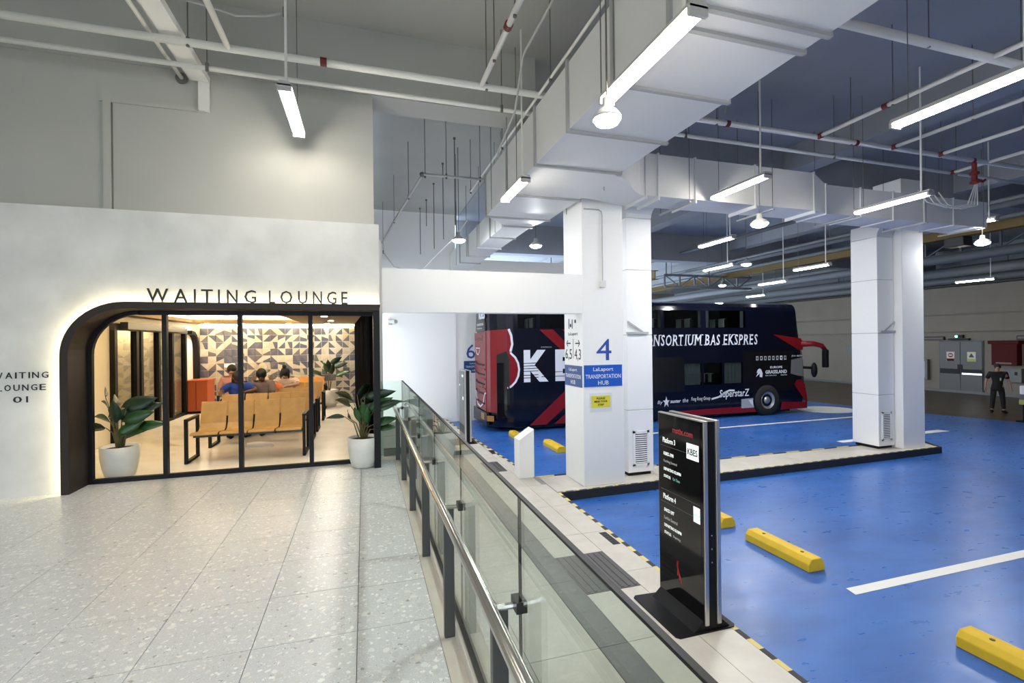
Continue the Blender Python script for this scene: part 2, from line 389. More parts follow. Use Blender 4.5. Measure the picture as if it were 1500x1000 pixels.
    def edge(p, q, dx, dy, L=.14, top=True):
        p = Vector(p); q = Vector(q); n = int((q - p).length / L); d = (q - p) / n; nn = Vector((dx, dy))
        for i in range(n):
            a, b = p + d * i, p + d * (i + 1)
            o = MB().prism([tuple(a - nn * .04), tuple(b - nn * .04), tuple(b + nn * .012), tuple(a + nn * .012)], 'Z', ZB + .005, ZP + .003)
            o.build('hazard_block', 'hazard_black' if i % 2 else 'hazard_yellow', hz)
    edge((3.17, -1.0), (3.18, 7.66), 1, 0)
    edge((3.09, 8.74), (2.92, 11.2), 1, 0, .17); edge((2.92, 11.2), (2.72, 14), 1, 0, .2); edge((2.72, 14), (2.62, 16.4), 1, 0, .25)
    # island: black painted front with a striped top edge
    n = 38
    for i in range(n):
        xa = 3.19 + (13.0 - 3.19) * i / n; xb = 3.19 + (13.0 - 3.19) * (i + 1) / n
        ya, yb2 = 7.66 + .0265 * (xa - 3.18), 7.66 + .0265 * (xb - 3.18)
        MB().prism([(xa, ya - .012), (xb, yb2 - .012), (xb, yb2 + .05), (xa + .08, ya + .05)], 'Z', ZB + .005, ZP + .004).build('hazard_block', 'hazard_black', hz)
        MB().prism([(xa + .05, ya + .02), (xa + .10, ya + .02), (xa + .14, ya + .07), (xa + .09, ya + .07)], 'Z', ZP, ZP + .006).build('hazard_tick', 'hazard_yellow', hz)
    MB().prism([(13.0, 7.9), (13.36, 8.5), (13.32, 8.55), (12.96, 7.95)], 'Z', ZB + .005, ZP + .004).build('kerb_nose', 'hazard_black', hz)
    n = 26
    for i in range(n):
        xa = 3.12 + i * .38
        MB().box((xa, 8.70, ZB + .005), (xa + .38, 8.735, ZP + .003)).build('hazard_block', 'hazard_black' if i % 2 else 'hazard_yellow', hz)
    # painted lines
    def line(poly, lb):
        o = MB().prism(poly, 'Z', ZB + .001, ZB + .004)
        cx = sum(p[0] for p in poly) / len(poly); cy = sum(p[1] for p in poly) / len(poly)
        struct(o.build('bay_marking', 'line_white', at=(cx, cy, ZB)))
    line([(5.03, 3.99), (16, 4.02), (16, 3.88), (5.0, 3.86)], '')
    line([(6.4, 12.40), (16.4, 12.62), (16.4, 12.48), (6.4, 12.28)], '')
    line([(12.0, 9.75), (16.2, 9.95), (16.3, 9.7), (12.0, 9.55)], '')
    arc = [(17.0 + 1.1 * math.cos(t * math.pi / 8), 14.2 + .9 * math.sin(t * math.pi / 8)) for t in range(16)]
    line(arc, '')
floors()

# ------------------------------------------------------------------ walls and ceilings of the hall
def arc_pts(cx, cz, r, a0, a1, n=12):
    return [(cx + r * math.cos(R(a0 + (a1 - a0) * i / n)), cz + r * math.sin(R(a0 + (a1 - a0) * i / n))) for i in range(n + 1)]
def shell():
    top = arc_pts(-2.70, 1.59, .60, 180, 90)
    poly = [(-7, 0), (-3.30, 0)] + top + [(.15, 2.19), (.21, 2.19), (.21, 3.33), (-7, 3.33)]
    struct(MB().prism(poly, 'Y', 6.87, 7.21).build('wall_front', 'plaster_patch'))
    struct(MB().box((-7, 7.21, 3.2), (.21, 14.8, 3.33)).build('lounge_roof', 'plaster'))
    struct(MB().box((.17, 7.3, ZB), (.26, 14.8, 3.2)).build('wall_lounge_side', 'plaster'))
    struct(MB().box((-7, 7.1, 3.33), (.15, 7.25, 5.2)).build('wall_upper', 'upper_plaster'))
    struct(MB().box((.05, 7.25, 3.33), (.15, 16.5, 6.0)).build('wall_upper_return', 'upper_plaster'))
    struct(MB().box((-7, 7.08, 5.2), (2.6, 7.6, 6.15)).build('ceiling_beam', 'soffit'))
    struct(MB().box((-7.2, -5, 0), (-7, 7.0, 6.15)).build('wall_left', 'upper_plaster'))
    struct(MB().box((-7.2, -5, 6.12), (3.2, 17, 6.3)).build('ceiling', 'soffit'))
    struct(MB().box((3.2, -5, 6.1), (29, 40, 6.3)).build('bay_ceiling', 'bay_soffit'))
    struct(MB().box((-.5, 16.55, ZB), (3.05, 16.75, 6.12)).build('wall_back', 'column_paint'))
    struct(MB().box((3.05, 16.62, ZB), (9.0, 16.8, 4.6)).build('wall_bay', 'column_paint'))
    struct(MB().box((-.5, 39.8, ZB), (29, 40, 6.1)).build('wall_far', 'wall_tan'))
    # right wall of the bus hall, with a ledge band
    struct(MB().box((27.9, -5, ZB), (28.2, 40, 4.15)).build('wall_right', 'wall_tan'))
    struct(MB().box((28.6, -5, 4.15), (28.8, 40, 6.1)).build('wall_right.001', 'bay_soffit'))
    struct(MB().box((28.0, -5, 4.1), (28.8, 40, 4.16)).build('trim_5', 'bay_soffit'))
    struct(MB().box((27.6, -5, 1.95), (27.9, 40, 2.75)).build('trim_3', 'wall_tan'))
    struct(MB().box((27.82, -5, ZB), (27.9, 40, ZB + .12)).build('baseboard_right', 'dark_tile'))
    # unseen opening added behind the camera for sky fill: high lintel, ground outside
    struct(MB().box((-7.2, -5.2, 3.4), (.7, -5, 6.3)).build('wall_behind_unseen', 'upper_plaster'))
    struct(MB().box((.7, -5.2, ZB), (29, -5, 6.3)).build('wall_behind_unseen.001', 'column_paint'))  # unseen, shuts the sky fill out of the bay and bus reflections
    struct(MB().box((-60, -70, ZB - .2), (80, -5, ZB - .01)).build('added_ground_floor', 'concrete'))  # added ground, blocks the sky below the horizon
    # portal beam joining lounge and column, low parapet
    struct(MB().box((.15, 7.83, 2.19), (3.72, 8.15, 2.88)).build('portal_beam', 'column_paint'))
    lw = struct(MB().box((.26, 7.5, 0), (.80, 7.62, .50)).build('parapet_wall', 'concrete'))
    for i, (a, b) in enumerate(((.12, .30), (.31, .49))): MB().box((.265, 7.485, a), (.79, 7.5, b)).build('tile', 'stone_tile', lw)
    MB().box((.265, 7.47, 0), (.79, 7.5, .11)).build('skirting', 'dark_tile', lw)
    struct(MB().box((-.2, 7.23, ZB), (.9, 7.7, 0)).build('landing_floor', 'stone_tile'))
    # concrete ceiling beams over the bays
    for x in (9.4, 15.2, 21.0): struct(MB().box((x, -5, 5.55), (x + .5, 40, 6.1)).build('bay_ceiling_beam', 'bay_soffit'))
    struct(MB().box((3.2, 8.9, 5.35), (28, 9.5, 6.1)).build('bay_ceiling_beam', 'bay_soffit'))
    struct(MB().box((3.2, 17.2, 5.0), (28, 17.7, 6.1)).build('bay_ceiling_beam', 'bay_soffit'))
    # columns
    struct(MB().box((3.72, 7.83, ZP), (4.54, 8.65, 5.0)).build('column_1', 'column_paint', bevel=.012))
    struct(MB().box((11.97, 8.05, ZP), (12.68, 8.70, 5.4)).build('column_2', 'column_paint', bevel=.012))
shell()

# ------------------------------------------------------------------ lounge front: frame, glazing, letters
def lounge_front():
    fr = struct(MB().box((-3.3, 6.83, 0), (-3.29, 6.84, .01)).build('trim_4', 'bronze'))
    outer = [(-3.30, 0)] + arc_pts(-2.70, 1.59, .60, 180, 90) + [(.20, 2.19)]
    inner = [(-3.255, 0)] + arc_pts(-2.70, 1.59, .555, 180, 90) + [(.20, 2.145)]
    b = MB()
    for i in range(len(outer) - 1): b.prism([outer[i], outer[i + 1], inner[i + 1], inner[i]], 'Y', 6.80, 7.22)
    b.build('reveal', 'bronze', fr)
    # thin lip that hides the light strip
    lo = [(-3.335, 0)] + arc_pts(-2.70, 1.59, .635, 180, 90) + [(.215, 2.225)]
    b = MB()
    for i in range(len(outer) - 1): b.prism([lo[i], lo[i + 1], inner[i + 1], inner[i]], 'Y', 6.785, 6.80)
    b.build('lip', 'bronze', fr)
    ls = [(-3.312, 0.02)] + arc_pts(-2.70, 1.59, .612, 180, 90) + [(.19, 2.202)]
    b = MB()
    for i in range(len(outer) - 1): b.prism([ls[i], ls[i + 1], outer[i + 1], outer[i]], 'Y', 6.812, 6.84)
    b.build('light_strip', 'halo_lit', fr)
    MB().box((.12, 6.82, 0), (.205, 7.28, 2.19)).build('end_post', 'black', fr)
    w1 = struct(MB().box((-3.26, 7.19, 0), (.13, 7.25, .055)).build('window_1', 'black'))
    MB().box((-2.72, 7.19, 2.09), (.13, 7.25, 2.15)).build('top_rail', 'black', w1)
    b = MB(); o2 = [(-3.258, .05)] + arc_pts(-2.70, 1.59, .556, 180, 90); i2 = [(-3.21, .05)] + arc_pts(-2.70, 1.59, .508, 180, 90)
    for i in range(len(o2) - 1): b.prism([o2[i], o2[i + 1], i2[i + 1], i2[i]], 'Y', 7.19, 7.25)
    b.build('side_rail', 'black', w1)
    xs = [-3.22, -2.44, -1.58, -.71, .12]
    for x in xs[1:4]: MB().box((x - .026, 7.185, .05), (x + .026, 7.255, 2.10)).build('mullion', 'black', w1)
    for i in range(4):
        a, c = xs[i] + .02, xs[i + 1] - .02
        if i == 0: poly = [(-3.215, .05)] + arc_pts(-2.70, 1.59, .512, 180, 90) + [(c, 2.10), (c, .05)]
        else: poly = [(a, .05), (a, 2.10), (c, 2.10), (c, .05)]
        MB().prism(poly, 'Y', 7.215, 7.225).build('pane', 'lounge_glass', w1)
    # wall lettering
    s = thing('wall_sign', 'large black letters WAITING LOUNGE standing on the dark arch frame', 'sign', (-1.3, 6.86, 2.2))
    spans = [('W', 217, 245), ('A', 253, 271), ('I', 280, 282), ('T', 290, 306), ('I', 313.5, 315.5), ('N', 326, 341), ('G', 351, 368), ('L', 387, 396), ('O', 404, 422), ('U', 431, 445), ('N', 454, 468), ('G', 476, 491), ('E', 499, 509)]
    for ch, a, c in spans:
        xa = -2.49 + (a - 217) / 294 * 2.30; xc = -2.49 + (c - 217) / 294 * 2.30
        MB().text(ch, (xa, 6.835, 2.225), FX, FUP, max(xc - xa, .018), .165, .02).build('letter', 'letter_black', s)
    s = thing('wall_sign', 'small black letters WAITING LOUNGE 01 on the pale wall left of the arch', 'sign', (-3.7, 6.87, 1.2))
    for txt, xa, xc, z in (('WAITING', -3.975, -3.475, 1.345), ('LOUNGE', -3.955, -3.50, 1.205), ('01', -3.80, -3.665, 1.07)):
        n = len(txt); wts = {'W': 1.35, 'I': .12, '1': .17, '0': .85}
        tot = sum(wts.get(c, 1) for c in txt) + .42 * (n - 1); u = (xc - xa) / tot; x = xa
        for c in txt:
            wd = wts.get(c, 1) * u
            MB().text(c, (x, 6.867, z), FX, FUP, max(wd, .012), .07, .006, bold=.004).build('letter', 'letter_black', s); x += wd + .42 * u
lounge_front()

# ------------------------------------------------------------------ lounge interior
def lounge_inside():
    struct(MB().box((-7.2, 7.23, -.1), (.17, 14.6, 0)).build('lounge_floor', 'lounge_floor'))
    # ceiling with a recessed cove
    cx0, cx1, cy0, cy1 = -4.0, -1.55, 8.0, 13.6
    c = MB()
    c.box((-7.2, 7.23, 2.25), (.17, cy0, 2.33)); c.box((-7.2, cy1, 2.25), (.17, 14.6, 2.33))
    c.box((-7.2, cy0, 2.25), (cx0, cy1, 2.33)); c.box((cx1, cy0, 2.25), (.17, cy1, 2.33))
    lc = struct(c.build('lounge_ceiling', 'lounge_soffit'))
    struct(MB().box((cx0 - .2, cy0 - .2, 2.52), (cx1 + .2, cy1 + .2, 2.58)).build('cove_ceiling', 'cream'))
    for a, b_ in (((cx0 - .12, cy0, 2.36), (cx0 - .06, cy1, 2.39)), ((cx1 + .06, cy0, 2.36), (cx1 + .12, cy1, 2.39)), ((cx0, cy1 + .06, 2.36), (cx1, cy1 + .12, 2.39)), ((cx0, cy0 - .12, 2.36), (cx1, cy0 - .06, 2.39))):
        MB().box(a, b_).build('cove_strip', 'cove_lit', lc)
    for s_ in ((cx0 - .2, cy0 - .2, cx0 - .19, cy1 + .2), (cx1 + .19, cy0 - .2, cx1 + .2, cy1 + .2), (cx0 - .2, cy1 + .19, cx1 + .2, cy1 + .2), (cx0 - .2, cy0 - .2, cx1 + .2, cy0 - .19)):
        MB().box((s_[0], s_[1], 2.33), (s_[2], s_[3], 2.52)).build('cove_side', 'cream', lc)
    # tiled back wall
    struct(MB().box((-7.2, 14.62, 0), (.17, 14.75, 3.2)).build('wall_back_lounge', 'lounge_wall'))
    wb = struct(MB().box((-4.12, 14.50, 0), (-.22, 14.62, 2.14)).build('wall_accent', 'cream'))
    MB().box((-4.12, 14.42, 2.20), (-.22, 14.45, 2.23)).build('light_strip', 'cove_lit', wb)
    S = .186; variants = []
    pal = ['tile_cream', 'tile_slate', 'tile_pale', 'tile_mauve']
    def tv(poly_a, poly_b):
        b = MB(); h = S / 2 - .003
        b.prism([(x * h, y * h) for x, y in poly_a], 'Y', -.008, 0, 0); b.prism([(x * h, y * h) for x, y in poly_b], 'Y', -.008, 0, 1)
        return b
    A, B, C, D = (-1, -1), (1, -1), (1, 1), (-1, 1)
    shapes = [([A, B, C], [A, C, D]), ([A, B, D], [B, C, D]), ([A, B, (1, -.2), (-1, .5)], [(-1, .5), (1, -.2), C, D]), ([A, (.3, -1), (-.4, 1), D], [(.3, -1), B, C, (-.4, 1)]), ([A, B, (1, .4), (-1, -.6)], [(-1, -.6), (1, .4), C, D])]
    for sh in shapes:
        for pr in (('tile_cream', 'tile_slate'), ('tile_slate', 'tile_pale'), ('tile_pale', 'tile_mauve'), ('tile_mauve', 'tile_cream'), ('tile_cream', 'tile_pale'), ('tile_slate', 'tile_mauve')):
            o = tv(*sh).build('tile', pr); variants.append(o.data); COL.objects.unlink(o); bpy.data.objects.remove(o)
    rnd = random.Random(3)
    for i in range(21):
        for j in range(12):
            z = 2.14 - S / 2 - j * S
            if z - S / 2 < -.11: continue
            s_i = rnd.choice([0, 0, 0, 1, 1, 1, 2, 3, 4]); p_i = rnd.choice([0, 0, 1, 1, 2, 3, 3, 4, 5])
            o = bpy.data.objects.new('tile', variants[s_i * 6 + p_i]); COL.objects.link(o); o.parent = wb
            o.location = Vector((-4.12 + S * (i + .5), 14.498, max(z, S / 2))) - wloc(wb)
    tag(MB().box((-3.55, 14.44, 1.10), (-3.30, 14.486, 1.20)).build('wall_plate', 'sign_white', at=(-3.42, 14.486, 1.10), bevel=.004), 'small white plate on the tiled back wall of the lounge', 'wall plate')
    # right side: black slatted wall, slats one by one
    ws = struct(MB().prism([(.125, 7.30), (.16, 7.30), (-.16, 14.5), (-.215, 14.5)], 'Z', 0, 2.25).build('wall_slatted', 'slat_black'))
    for k in range(12):
        ya, yb_ = 7.31 + .598 * k, 7.31 + .598 * k + .57
        xa, xb = .122 - .0472 * (ya - 7.3), .122 - .0472 * (yb_ - 7.3)
        MB().prism([(xa - .045, ya), (xb - .045, yb_), (xb, yb_), (xa, ya)], 'Z', 0, 2.245).build('slat', 'slat_black', ws)
    # left side: white tiled wall, then glazed sliding entrance
    struct(MB().box((-4.4, 7.23, 0), (-4.25, 10.1, 2.25)).build('wall_left_lounge', 'cream'))
    struct(MB().box((-4.4, 13.7, 0), (-4.25, 14.62, 2.25)).build('wall_left_lounge.001', 'lounge_wall'))
    struct(MB().box((-4.4, 10.1, 2.10), (-4.25, 13.7, 2.25)).build('wall_left_lounge.002', 'lounge_wall'))
    d = struct(MB().box((-4.27, 10.1, 1.98), (-4.17, 13.75, 2.10)).build('door_1', 'dark_metal'))
    MB().box((-4.17, 10.3, 2.0), (-4.05, 13.2, 2.13)).build('header', 'dark_metal', d)
    ys = [10.15, 11.0, 11.2, 12.05, 12.8, 13.65]
    for k, y in enumerate(ys): MB().box((-4.27, y - .05, 0), (-4.17, y + .05, 1.98)).build('stile', 'black', d)
    for k in range(len(ys) - 1):
        if k != 1: MB().box((-4.23, ys[k] + .05, .06), (-4.22, ys[k + 1] - .05, 1.98)).build('pane', 'door_glass', d)
        MB().box((-4.26, ys[k] + .05, 0), (-4.18, ys[k + 1] - .05, .06)).build('bottom_rail', 'black', d)
    b = MB(); pth = [(13.75, 0), (13.75, 1.55)] + [(14.3 - .55 * math.cos(R(a)), 1.55 + .45 * math.sin(R(a))) for a in (20, 40, 60, 80, 90)]
    b.ribbon([(14.42, 0), (14.42, 1.6), (14.38, 1.78), (14.28, 1.92), (14.12, 2.0), (13.9, 2.02)], .09, 'X', -4.26, -4.12); b.build('arch_frame', 'black', d)
    # bright corridor outside the far entrance
    struct(MB().box((-7.2, 7.23, 0), (-7.1, 14.6, 3.2)).build('wall_corridor', 'wall_tan'))
    for i, y in enumerate((9.3, 14.0)):
        t = tag(MB().box((-6.0, y, 2.225), (-5.4, y + .6, 2.25)).build('ceiling_panel', 'cove_lit', at=(-5.7, y + .3, 2.25)), ('square lit ceiling panel in the corridor nearest the street side', 'square lit ceiling panel in the corridor deeper behind the glass door')[i], 'ceiling light')
    # downlights
    spots = [(-.75, 8.2), (-.75, 10.2), (-.75, 12.2), (-.95, 13.9), (-2.6, 7.7), (-1.9, 13.9), (-3.0, 13.9), (-3.8, 13.9)]
    names = ['first', 'second', 'third']
    for i, (x, y) in enumerate(spots):
        lb = ['round lit downlight in the lounge ceiling by the slatted wall, first from the glass front', 'round lit downlight in the lounge ceiling by the slatted wall, second from the glass front',
              'round lit downlight in the lounge ceiling by the slatted wall, third from the glass front', 'round lit downlight above the rear planter at the tiled wall', 'round lit downlight just inside the glass front above the front bench',
              'round lit downlight above the woman with the hair bun at the tiled wall', 'round lit downlight at the middle of the tiled wall', 'round lit downlight over the orange counter'][i]
        r = thing('downlight', lb, 'ceiling light', (x, y, 2.25), 'lounge downlights')
        MB().lathe([(.075, -.012), (.075, 0)], (x, y, 2.25), 20).build('rim', 'cream', r)
        MB().lathe([(.055, -.016), (.055, -.012)], (x, y, 2.25), 16).build('diffuser', 'down_lit', r)
    # orange counter
    r = thing('counter', 'orange front counter standing at the tiled wall beside the glass door', 'counter', (-4.08, 14.0, 0))
    MB().box((-4.24, 13.72, .06), (-3.75, 14.35, .80)).build('body', 'counter_orange', r, bevel=.01)
    MB().box((-4.24, 13.70, .80), (-3.73, 14.37, .83)).build('top', 'counter_orange', r); MB().box((-4.22, 13.75, 0), (-3.78, 14.32, .06)).build('plinth', 'black', r)
    MB().box((-4.0, 13.712, .1), (-3.99, 13.72, .78)).build('panel_gap', 'black', r)
lounge_inside()

# ------------------------------------------------------------------ benches
def bench(x0, x1, yf, flip, label, wood='wood', n=4):
    """row of n shell seats; flip=1 faces the glass front, -1 faces the back wall"""
    r = thing('bench', label, 'bench', ((x0 + x1) / 2, yf, 0), 'lounge seat rows')
    Y = lambda d: yf + flip * d
    wd = (x1 - x0) / n
    for k in range(n):
        a, b = x0 + wd * k + .012, x0 + wd * (k + 1) - .012
        prof = [(0.0, .405), (.05, .43), (.36, .40), (.42, .42), (.47, .50), (.56, .82), (.575, .82), (.49, .49), (.44, .40), (.37, .383), (.05, .412), (0, .395)]
        # order the outline so that it closes properly
        out = prof[:6] + prof[6:]
        MB().prism([(Y(p), q) for p, q in out], 'X', a, b).build('seat_shell', wood, r)
    MB().bar((x0, Y(.22), .36), (x1, Y(.22), .36), .07, .05).build('beam', 'dark_metal', r)
    for k in range(1, n):
        x = x0 + wd * k
        MB().tube([(x, Y(.03), .37), (x, Y(.12), .375), (x, Y(.40), .375), (x, Y(.46), .46), (x, Y(.50), .60)], .014, 6).build('bracket', 'black', r)
    for x in (x0 - .03, x1 + .03):
        g = MB()
        g.bar((x, Y(0), 0), (x, Y(0), .64), .05, .04); g.bar((x, Y(.5), 0), (x, Y(.5), .64), .05, .04)
        g.bar((x, Y(0), .62), (x, Y(.5), .62), .05, .035); g.bar((x, Y(0), .02), (x, Y(.5), .02), .05, .035)
        g.build('armrest_frame', 'black', r)
    return r
bench(-2.42, -.92, 7.97, 1, 'front wooden lounge bench facing the glass front, with empty seats')
bench(-2.42, -.92, 9.08, 1, 'wooden lounge bench right behind the front bench, only its back row showing')
bench(-2.38, -.92, 10.02, 1, 'third wooden lounge bench from the glass front, people lean on its back')
bench(-2.9, -.92, 11.45, 1, 'wooden lounge bench under the seated people near the tiled wall', n=5)
bench(-2.05, -1.02, 13.35, 1, 'orange wooden lounge bench along the tiled wall beside the rear planter', 'wood_orange', 3)

# ------------------------------------------------------------------ potted plants
def leaf_mesh(L, W, droop):
    b = MB(); n = 6; vs = []
    for i in range(n + 1):
        t = i / n; wv = W * (math.sin(math.pi * min(1, t ** .8)) ** .9) if 0 < t < 1 else 0.002
        z = -droop * L * t * t; y = L * t
        vs += [(-wv / 2, y, z + .12 * wv), (0, y, z), (wv / 2, y, z + .12 * wv)]
    fs = []
    for i in range(n):
        a = i * 3; fs += [(a, a + 1, a + 4, a + 3), (a + 1, a + 2, a + 5, a + 4)]
    b.add(vs, fs); return b
LEAVES = []
def potted(loc, pot_r, pot_h, leaves, label, seed):
    x, y, z = loc
    r = thing('potted_plant', label, 'plant', loc, 'lounge planters')
    p = MB().lathe([(pot_r * .62, 0), (pot_r * .74, .015), (pot_r * .88, pot_h * .3), (pot_r * .97, pot_h * .62), (pot_r, pot_h), (pot_r * .9, pot_h), (pot_r * .88, pot_h - .05)], loc, 28).build('pot', 'pot', r, smooth=True)
    MB().lathe([(pot_r * .86, 0), (pot_r * .87, .012)], (x, y, z + pot_h - .05), 20).build('soil', 'soil', p)
    for i, (dx, dz, ln, wd, dy, drp, yawd, m) in enumerate(leaves):
        # tip of stem at (dx,dy,dz) from pot centre, leaf continues outwards
        base = Vector((x + dx * .12 + random.uniform(-.03, .03), y + dy * .12, z + pot_h - .05)); top = Vector((x + dx, y + dy, z + dz * 1.12 + .03))
        mid = base.lerp(top, .55) + Vector((-dx * .12, 0, .06))
        st = MB().tube([base, base.lerp(mid, .5), mid, top], [.010, .009, .007, .005], 6).build('stem', 'stem', r, smooth=True)
        lm = leaf_mesh(ln * 1.08, wd * 1.05, drp).build('leaf', m, None, smooth=True); lm.parent = r
        lm.location = top - wloc(r)
        lm.rotation_euler = yawd
        md = lm.modifiers.new('thickness', 'SOLIDIFY'); md.thickness = .003
    return r
def leafdir(az, el, roll=0):
    # leaf runs along +Y; turn it to azimuth az (deg, 0 = +X) and elevation el
    return (R(el), R(roll), R(az - 90))
D_, G_ = 'leaf_dark', 'leaf'
# plant by the end post of the glass front (leaves: stem end dx, dz, length, width, dy, droop, direction, material)
potted((-.02, 6.985, 0), .215, .41, [
    (-.13, .78, .40, .15, -.02, .2, leafdir(150, 38, 60), D_), (-.08, .86, .36, .12, .02, .1, leafdir(120, 66, 70), D_), (-.20, .60, .24, .13, -.10, .15, leafdir(125, 42, 70), G_),
    (-.24, .60, .22, .09, -.04, .2, leafdir(172, 8, 50), D_), (.02, .82, .40, .13, .02, .1, leafdir(70, 74, 80), D_), (-.03, .80, .46, .14, .05, .1, leafdir(110, 80, 80), D_),
    (.10, .66, .40, .13, -.08, .2, leafdir(30, 46, 60), G_), (.16, .70, .34, .10, -.10, .5, leafdir(2, 40, 40), D_), (.14, .50, .30, .12, -.10, .1, leafdir(12, 28, 55), G_),
    (.18, .44, .24, .11, -.10, .2, leafdir(-8, 16, 50), G_), (.0, .55, .26, .13, -.12, .0, leafdir(265, 74, 0), G_), (.06, .50, .24, .10, -.10, .0, leafdir(290, 70, 10), G_), (-.06, .54, .22, .10, -.10, .1, leafdir(240, 68, 0), G_),
    (-.17, .74, .36, .13, -.04, .2, leafdir(140, 30, 70), D_), (.05, .66, .36, .14, -.06, .1, leafdir(60, 66, 60), G_), (-.02, .68, .34, .13, -.08, .05, leafdir(95, 82, 80), D_)],
    'plant in a white round pot outside at the right end of the glass front', 1)
potted((-3.06, 7.52, 0), .215, .40, [
    (-.06, .80, .34, .14, -.02, .2, leafdir(140, 46, 60), D_), (-.12, .74, .34, .12, .0, .2, leafdir(155, 45, 60), D_), (-.08, .62, .28, .14, -.06, .2, leafdir(160, 30, 55), G_),
    (-.14, .55, .26, .15, -.03, .4, leafdir(175, 12, 50), D_), (.02, .78, .34, .14, .0, .1, leafdir(75, 70, 70), D_), (.08, .74, .34, .15, -.02, .1, leafdir(60, 60, 60), D_),
    (.14, .70, .34, .14, .02, .2, leafdir(35, 50, 60), D_), (.08, .52, .30, .15, -.05, .1, leafdir(70, 60, 30), G_), (.16, .52, .34, .13, .02, .2, leafdir(12, 26, 60), G_),
    (.10, .46, .22, .10, -.08, .1, leafdir(-10, 20, 40), G_), (.0, .60, .3, .14, -.1, .0, leafdir(265, 78, 0), D_), (.14, .60, .3, .13, -.02, .1, leafdir(40, 62, 40), D_), (-.16, .9, .2, .05, .02, .1, leafdir(150, 55, 40), D_),
    (-.02, .66, .34, .15, -.08, .1, leafdir(110, 74, 70), D_), (.06, .62, .34, .15, -.08, .1, leafdir(60, 64, 70), G_), (-.10, .68, .32, .14, -.05, .2, leafdir(135, 50, 70), D_), (.02, .48, .28, .13, -.12, .05, leafdir(80, 72, 60), G_)],
    'plant in a pale round pot inside the lounge at the arched left pane', 2)
potted((-.92, 13.9, 0), .24, .46, [
    (-.12, .95, .34, .14, .0, .2, leafdir(150, 55, 60), D_), (-.16, .72, .40, .16, -.05, .2, leafdir(170, 40, 50), G_), (.02, 1.0, .36, .14, .02, .1, leafdir(90, 75, 60), D_),
    (.12, .90, .36, .14, .0, .2, leafdir(40, 55, 60), D_), (.16, .7, .4, .16, -.04, .2, leafdir(15, 40, 50), G_), (.0, .8, .34, .16, -.1, .0, leafdir(265, 76, 0), D_), (-.05, .78, .3, .14, -.08, .0, leafdir(240, 70, 0), G_), (.08, .75, .3, .14, -.08, .0, leafdir(295, 70, 0), D_)],
    'plant in a white round pot at the tiled back wall of the lounge', 3)

# ------------------------------------------------------------------ railing and glass barrier
def railing():
    r = thing('handrail', 'steel tube handrail on dark flat posts in front of the glass barrier', 'handrail', (.45, 3.3, 0))
    posts = [7.21, 6.11, 4.98, 3.88, 2.78, 1.68, .58]
    for y in posts:
        p = MB().box((.425, y - .02, 0), (.485, y + .02, .745)).build('post', 'post_metal', r, bevel=.004)
        MB().tube([(.445, y, .745), (.43, y, .765), (.405, y, .765)], .010, 8).build('saddle', 'steel', p)
        br = MB().tube([(.41, y - .02, .77), (.44, y - .02, .755), (.47, y - .02, .752), (.515, y - .02, .752)], .012, 8).build('bracket', 'steel', r)
        MB().box((.505, y - .055, .735), (.545, y + .015, .775)).build('clamp', 'dark_metal', br)
    MB().tube([(.44, 7.52, .745), (.415, 7.5, .775), (.402, 7.42, .785), (.402, 4, .785), (.402, -1.5, .785)], .024, 14).build('rail', 'steel', r, smooth=True)
    g = thing('glass_barrier', 'clear green tinted glass barrier with black top edge along the raised floor', 'glass barrier', (.525, 3.3, .07))
    js = [7.18, 6.05, 4.93, 3.83, 2.74, 1.64, .54, -.6]
    for k in range(len(js) - 1):
        p = MB().box((.518, js[k + 1] + .006, .08), (.530, js[k] - .006, 1.15)).build('pane', 'rail_glass', g)
    MB().box((.516, -.6, 1.147), (.532, 7.19, 1.155)).build('top_edge', 'black', g)
    for k in range(1, len(js) - 1): MB().box((.5195, js[k] - .006, .08), (.5285, js[k] + .006, 1.145)).build('joint', 'black', g)
    MB().box((.505, -.6, .07), (.543, 7.19, .085)).build('channel', 'dark_metal', g)
    MB().box((.20, 7.19, .08), (.53, 7.20, 1.15)).build('pane', 'rail_glass', g)
    MB().box((.515, 7.18, .08), (.535, 7.205, 1.15)).build('corner_joint', 'grey_paint', g)
railing()

